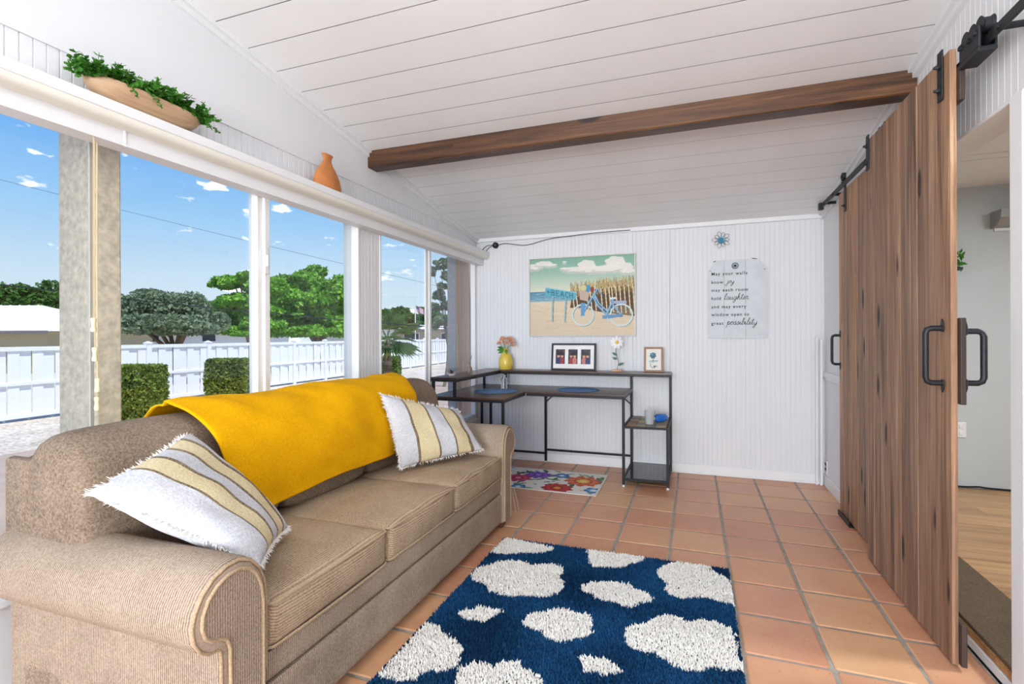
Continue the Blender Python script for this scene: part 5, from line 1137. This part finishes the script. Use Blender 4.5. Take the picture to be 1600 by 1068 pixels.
# leafy things
def scatter_leaves(pts, nrm, size, rng, jitter=.7):
    n = len(pts); d = rng.normal(0, 1, (n, 3)); d += nrm * 1.0; d /= np.linalg.norm(d, axis=1)[:, None]
    a = np.cross(d, rng.normal(0, 1, (n, 3))); a /= np.linalg.norm(a, axis=1)[:, None] + 1e-9; b = np.cross(d, a)
    s = (size * rng.uniform(.6, 1.4, n))[:, None]
    V = np.stack([pts - a * s, pts + b * s * .55 + d * s * .15, pts + a * s, pts - b * s * .55 + d * s * .15], 1).reshape(-1, 3)
    idx = np.arange(n)[:, None] * 4; return V, np.concatenate([idx + np.array([0, 1, 2]), idx + np.array([0, 2, 3])], 0)
def leaf_obj(name, V, F, mat, parent):
    me = bpy.data.meshes.new(name); me.from_pydata(V.tolist(), [], F.tolist()); me.materials.append(mat); return tag(link(name, me, parent), kind='stuff')
def tree(name, label, base, blobs, nleaf, lsize, mat, trunk_r=.12, group='trees beyond the fence', seed=0, forks=5, bark='bark', sub=14):
    """blobs: (x, y, z, rx, ry, rz) crown lumps; each lump is broken into smaller leaf clumps so the crown is open and uneven"""
    rng = np.random.default_rng(seed); root = empty(name, base, label, 'tree', group); rr = random.Random(seed)
    P_ = []; Nn = []
    vol = sum(b[3] * b[4] * b[5] for b in blobs) ; 
    for (x, y, z, rx, ry, rz_) in blobs:
        nl = int(nleaf * (rx * ry * rz_) / vol); ncl = max(6, int(sub * (1.5 + nl / 2500)))
        cc = rng.normal(0, 1, (ncl, 3)); cc /= np.linalg.norm(cc, axis=1)[:, None]; cc *= rng.uniform(.45, 1.0, (ncl, 1)); cc[:, 2] = np.where(cc[:, 2] < -.55, -cc[:, 2] * .4, cc[:, 2])
        which = rng.integers(0, ncl, nl); loc = rng.normal(0, 1, (nl, 3)); loc /= np.linalg.norm(loc, axis=1)[:, None]; loc2 = loc * rng.uniform(.5, 1.0, (nl, 1)) ** .5
        p = cc[which] + loc2 * np.array([.37, .37, .25]); P_.append(p * np.array([rx, ry, rz_]) + np.array([x, y, z])); nn_ = loc + np.array([0, 0, .6]); Nn.append(nn_ / np.linalg.norm(nn_, axis=1)[:, None])
    V, F = scatter_leaves(np.concatenate(P_), np.concatenate(Nn), lsize, rng); leaf_obj('crown', V, F, mat, root)
    q = MB(); b0 = Vector(base); top = Vector((sum(b[0] for b in blobs) / len(blobs), sum(b[1] for b in blobs) / len(blobs), sum(b[2] for b in blobs) / len(blobs)))
    mid = b0.lerp(top, .45) + Vector((rr.uniform(-.2, .2), rr.uniform(-.2, .2), 0)); q.tube(spline([b0, b0.lerp(mid, .5) + Vector((.05, 0, 0)), mid], 4), [trunk_r * (1.25 - .06 * i) for i in range(9)], 8)
    for b in (blobs * 3)[:max(forks, len(blobs))]:
        t_ = Vector((b[0] + rr.uniform(-.5, .5) * b[3], b[1] + rr.uniform(-.5, .5) * b[4], b[2] + rr.uniform(-.2, .6) * b[5])); q.tube(spline([mid - Vector((0, 0, .1)), mid.lerp(t_, .5) + Vector((0, 0, .15)), t_], 4), [trunk_r * .6 * (1 - .1 * i) for i in range(9)], 6)
    q.build('trunk', M[bark], root, smooth=True); return root
def crown(specs, D):   # crown lumps given by view direction and distance, with real radii
    out = []
    for (u, v, ru, rv, dd) in specs:
        p = at(u, v, D + dd); k = (D + dd) / FPX; out.append((p.x, p.y, p.z, ru * k, max(ru, rv) * k, rv * k))
    return out
def gnd(u, D): p = at(u, 524, D); return (p.x, p.y, GZ)
tree('leafy_tree', 'dense green tree rising behind the white roofed house', gnd(30, 40), crown([(10, 474, 60, 34, 0), (75, 478, 50, 34, 1), (140, 482, 50, 32, 2), (-40, 478, 50, 32, 1)], 40), 16000, .2, M['leaf_dark'], .2, seed=1)
tree('oak_tree', 'wide grey-green oak spreading low over the white fence', gnd(258, 19), crown([(205, 502, 42, 26, 0), (240, 484, 44, 28, .5), (285, 488, 42, 28, .5), (320, 502, 30, 22, .3), (255, 508, 60, 18, -.5), (300, 515, 40, 12, -.5), (235, 468, 34, 12, .4)], 19), 34000, .08, M['leaf_grey'], .16, seed=2, sub=26)
tree('leafy_tree', 'bright green layered tree with open branches between the oak and the window latch', gnd(392, 23), crown([(366, 442, 30, 13, 0), (388, 434, 20, 13, 0), (404, 458, 26, 16, 0), (372, 474, 40, 14, 0), (400, 496, 34, 20, 0), (365, 505, 30, 16, .5), (422, 450, 24, 24, .4), (415, 512, 34, 14, 0), (385, 518, 44, 9, 0)], 23), 24000, .125, M['leaf_bright'], .13, seed=3, bark='branch', sub=10)
tree('leafy_tree', 'tallest bright green tree behind the fence, full rounded crown', gnd(495, 27), crown([(484, 437, 28, 21, 0), (452, 456, 32, 24, 0), (522, 458, 36, 24, 0), (484, 478, 46, 26, -.4), (442, 492, 34, 26, 0), (545, 478, 30, 30, .5), (515, 500, 42, 20, 0), (556, 462, 18, 20, .8), (465, 508, 34, 14, 0), (555, 505, 24, 16, 0), (480, 518, 52, 10, -1), (540, 518, 36, 10, -1)], 27), 42000, .135, M['leaf_bright'], .18, seed=4, bark='branch', sub=13)
tree('leafy_tree', 'dark rounded tree behind the low flat roofed house', gnd(622, 62), crown([(620, 500, 34, 18, 0), (655, 506, 24, 16, 1), (590, 506, 28, 16, 1), (672, 500, 20, 20, 2)], 62), 9000, .32, M['leaf_dark'], .2, seed=5)
tree('slender_tree', 'tall sparse tree with few leaves beside the porch post', gnd(694, 17), crown([(690, 412, 12, 10, 0), (700, 440, 13, 14, 0), (688, 462, 12, 9, .3), (702, 478, 14, 14, 0), (690, 505, 12, 16, 0), (676, 425, 6, 8, 0), (680, 480, 8, 10, 0)], 17), 3400, .075, M['leaf_grey'], .05, seed=6, bark='branch', sub=6)
tree('leafy_tree', 'dark leafy tree showing between the oak and the bright trees', gnd(335, 46), crown([(350, 502, 40, 20, 0), (300, 480, 28, 16, 0), (330, 492, 30, 18, 1)], 46), 8000, .24, M['leaf_dark'], .18, seed=8)

def hedge(label, u0, u1, vt, vb, seed):
    D = (EYE - GZ) * FPX / (vb - CY); a, b = at(u0, vb, D), at(u1, vb, D); c_ = (a + b) / 2; w_ = (b - a).length; h_ = (vb - vt) / FPX * D; w_ *= .84; dp = w_ * .6
    c_ = c_ + Vector((_fw.x, _fw.y, 0)) * dp * .4; root = empty('clipped_hedge', (c_.x, c_.y, GZ), label, 'hedge', 'clipped box hedges along the gravel'); rng = np.random.default_rng(seed)
    n = 9000; s = rng.uniform(-1, 1, (n, 3)); ax = rng.choice(3, n, p=(.32, .32, .36)); sg_ = np.where(rng.random(n) < .5, -1, 1); sg_ = np.where(ax == 2, 1, sg_); s[np.arange(n), ax] = sg_ * rng.uniform(.82, 1.03, n)
    nrm = np.zeros((n, 3)); nrm[np.arange(n), ax] = sg_
    bul = 1 - .06 * s[:, 2:3] ** 2 - .10 * (s[:, 2:3] < -.3) * (-s[:, 2:3] - .3)
    p = np.hstack([s[:, :1] * w_ / 2 * bul, s[:, 1:2] * dp / 2 * bul, (s[:, 2:3] + 1) / 2 * h_]); ca_, sa_ = math.cos(YAW), math.sin(YAW)
    p = np.stack([p[:, 0] * ca_ - p[:, 1] * sa_ + c_.x, p[:, 0] * sa_ + p[:, 1] * ca_ + c_.y, p[:, 2] + GZ], 1)
    V, F = scatter_leaves(p, nrm, .040, rng); leaf_obj('foliage', V, F, M['leaf_hedge'], root)
    q = MB(); Mx = Matrix.Translation(c_) @ Matrix.Rotation(YAW, 4, 'Z'); q.box(-w_ * .38, w_ * .38, -dp * .38, dp * .38, GZ - c_.z + .06, GZ - c_.z + h_ * .85, .05, mat=Mx); q.build('inner_twigs', plain('hedge_core', '2A3418', .9, var=.3), root)
hedge('boxy clipped hedge half hidden behind the stucco post', 166, 246, 570, 664, 1); hedge('boxy clipped hedge alone in the middle of the wide window pane', 314, 392, 560, 629, 2); hedge('boxy clipped hedge under the palm beside the beadboard post', 570, 626, 557, 603, 3)

# palm
pc = at(605, 528, 14); palm = empty('fan_palm', (pc.x, pc.y, GZ), 'small fan palm with drooping fronds above a hedge', 'palm')
q = MB(); q.tube([(pc.x, pc.y, GZ), (pc.x + .03, pc.y, GZ + .9), (pc.x, pc.y, pc.z + .05)], [.12, .10, .07], 10); q.build('trunk', M['bark'], palm, smooth=True)
rz = random.Random(9)
for k in range(30):
    az = rz.uniform(0, 2 * PI); el = rz.uniform(-.5, 1.25); d = Vector((math.cos(az) * math.cos(el), math.sin(az) * math.cos(el), math.sin(el))); L = rz.uniform(.36, .55); hub = pc + d * L - Vector((0, 0, .1 * L)); up = Vector((0, 0, 1)); s = d.cross(up).normalized(); n_ = s.cross(d)
    q = MB(); q.tube([pc, hub], [.012, .006], 5)
    for j in range(13):
        a = (j / 12 - .5) * 2.5; dd = (d * math.cos(a) + s * math.sin(a)).normalized(); ln = rz.uniform(.50, .72) * (1 - .15 * abs(a)); w_ = dd.cross(n_).normalized() * .022; tip = hub + dd * ln - Vector((0, 0, .22 * ln)); mid = hub + dd * ln * .5
        q.add([hub, mid + w_, tip, mid - w_], [(0, 1, 2), (0, 2, 3)])
    q.build('frond', M['leaf_palm'], palm)

# houses beyond the fence
M['roof_white'] = plain('white_metal_roof', 'F0F1F3', .4, var=.02); M['house_tan'] = plain('tan_house_wall', 'B3A888', .8, var=.04); M['house_white'] = plain('white_house_wall', 'E4E4E2', .8, var=.03); M['fascia'] = plain('grey_fascia', '7E7670', .7); M['dark_glass'] = plain('dark_window', '34404A', .15)
def house(label, u, D, w, d, zt, zr, wall, roof, hip=.8, rot=YAW, wins=(), over=.35):
    c_ = at(u, 524, D); root = empty('neighbour_house', (c_.x, c_.y, GZ), label, 'house'); Mx = Matrix.Translation((c_.x, c_.y, 0)) @ Matrix.Rotation(rot, 4, 'Z')
    def bld(q, nm, mt): q.v = [tuple(Mx @ Vector(p)) for p in q.v]; return q.build(nm, mt, root)
    q = MB(); q.box(-w / 2, w / 2, 0, d, GZ, zt); wo_ = bld(q, 'wall', wall)
    q = MB(); o_ = over; x0, x1, y0, y1 = -w / 2 - o_, w / 2 + o_, -o_, d + o_; r = min(d / 2 + o_, w / 2 + o_ - .2) * hip; ym = (y0 + y1) / 2
    q.add([(x0, y0, zt), (x1, y0, zt), (x1, y1, zt), (x0, y1, zt), (x0 + r, ym, zr), (x1 - r, ym, zr)], [(0, 1, 5, 4), (1, 2, 5), (2, 3, 4, 5), (3, 0, 4), (3, 2, 1, 0)])
    ro_ = bld(q, 'roof', roof); q = MB()
    nr = int((x1 - x0) / .5)
    for i in range(1, nr):
        x = x0 + (x1 - x0) * i / nr; t_ = min(1, (x - x0) / r, (x1 - x) / r); q.tube([(x, y0, zt + .02), (x, y0 + (ym - y0) * t_, zt + (zr - zt) * t_ + .02)], .018, 4)
    bld(q, 'roof_seams', roof).parent = ro_
    q = MB(); q.box(x0, x1, y0 - .03, y0, zt - .14, zt + .02); bld(q, 'fascia', M['fascia'])
    for (a, z0, z1, ww) in wins:
        q = MB(); q.box(a - ww / 2, a + ww / 2, -.03, .0, z0, z1); wn = bld(q, 'window', M['white_trim']); q = MB(); q.box(a - ww / 2 + .06, a + ww / 2 - .06, -.04, -.028, z0 + .06, z1 - .06); bld(q, 'pane', M['dark_glass'])
    return root
house('tan house with a white metal hip roof behind the fence', -130, 24, 12.4, 7, 1.24 - (513 - 524.5) / FPX * 24 - .03, 3.0, M['house_tan'], M['roof_white'], hip=1.0)
house('long low white house under the oak branches', 285, 34, 9, 6, 1.62, 2.05, M['house_white'], plain('pale_roof', 'C9C6C2', .7), wins=((-2, .9, 1.5, 1.0), (1.8, .9, 1.5, 1.0)))
house('small white house with grey roof glimpsed through the bright trees', 545, 32, 3.4, 5, 1.75, 2.55, M['house_white'], plain('grey_roof', 'B9BCC2', .7), wins=((0.6, .95, 1.5, .9),))
house('low white house with a flat pale roof behind the palm', 668, 38, 6.5, 6, 1.75, 2.15, plain('beige_house_wall', 'B8AA96', .8), M['roof_white'], wins=((-1.2, .95, 1.5, 1.2), (1.6, .95, 1.5, 1.2)))
# flag on its pole
fp = at(649, 520, 36); fl_ = empty('flagpole', (fp.x, fp.y, GZ), 'white flagpole flying a small striped flag above the low roofs', 'flag')
top_ = at(648, 476, 36).z; q = MB(); q.tube([(fp.x, fp.y, GZ), (fp.x, fp.y, top_)], .035, 8); q.build('pole', M['white_trim'], fl_)
cv = Canvas(52, 27, (178, 34, 52))
for k in range(13):
    if k % 2: cv.put((cv.Y >= k * 27 / 13) & (cv.Y < (k + 1) * 27 / 13), (240, 240, 240))
cv.put((cv.X < 21) & (cv.Y < 14.5), (50, 52, 104))
for a in range(5):
    for b in range(4): cv.ell(3 + a * 4, 2 + b * 3.4, .8, .8, (235, 235, 240))
fo = print_mesh('flag', cv, (fp.x + .04, fp.y, top_ - .05), (.55, .12, -.25), (.05, 0, -.42), M['print'], fl_)
me = fo.data
for i, vv in enumerate(me.vertices): vv.co.y += .06 * math.sin((i % 52) / 52 * 9)
# overhead wires
def wire(u0, v0, D0, u1, v1, D1, r, lab, sag=.15):
    a, b = at(u0, v0, D0), at(u1, v1, D1); pts = [a.lerp(b, t / 16) - Vector((0, 0, sag * 4 * (t / 16) * (1 - t / 16))) for t in range(17)]
    q = MB(); q.tube(pts, r, 5); tag(q.build('overhead_wire', M['black_hw']), lab, 'wire')
wire(-160, 424, 11, 700, 512, 13, .012, 'thick dark overhead cable sagging in front of the trees', .1)
wire(-160, 240, 22, 760, 464, 30, .008, 'thin overhead wire slanting across the open sky', .1)

# ------------------------------------------------------------------ ceiling lamp of the room (above and behind the view)
LX, LY = -.30, 1.05; zc_ = ceil_z(LY)
cl = empty('ceiling_lamp', (LX, LY, zc_), 'round white globe ceiling lamp', 'lamp')
q = MB(); q.lathe([(0, .0), (.09, .0), (.09, -.03), (.02, -.04), (.02, -.14), (0, -.14)], (LX, LY, zc_), 24); q.build('lamp_base', M['white_trim'], cl, smooth=40)
mE, tE, bE = newmat('lamp_glow'); bE.inputs['Emission Color'].default_value = (.91, .955, 1, 1); bE.inputs['Emission Strength'].default_value = 14.5; bE.inputs['Base Color'].default_value = (.9, .9, .9, 1)
q = MB(); q.lathe([(.03, -.135)] + [(.13 * math.sin(t_ * PI / 12), -.26 + .13 * math.cos(t_ * PI / 12)) for t_ in range(2, 13)], (LX, LY, zc_), 28); q.build('lamp_globe', mE, cl, smooth=True)
light('next_room_fill_light', 'AREA', (2.8, 2.6, 2.3), 52, (0, 0, -1), shape='DISK', size=.5, color=(.90, .96, 1))  # added fill light brightening the next room, with no fixture of its own
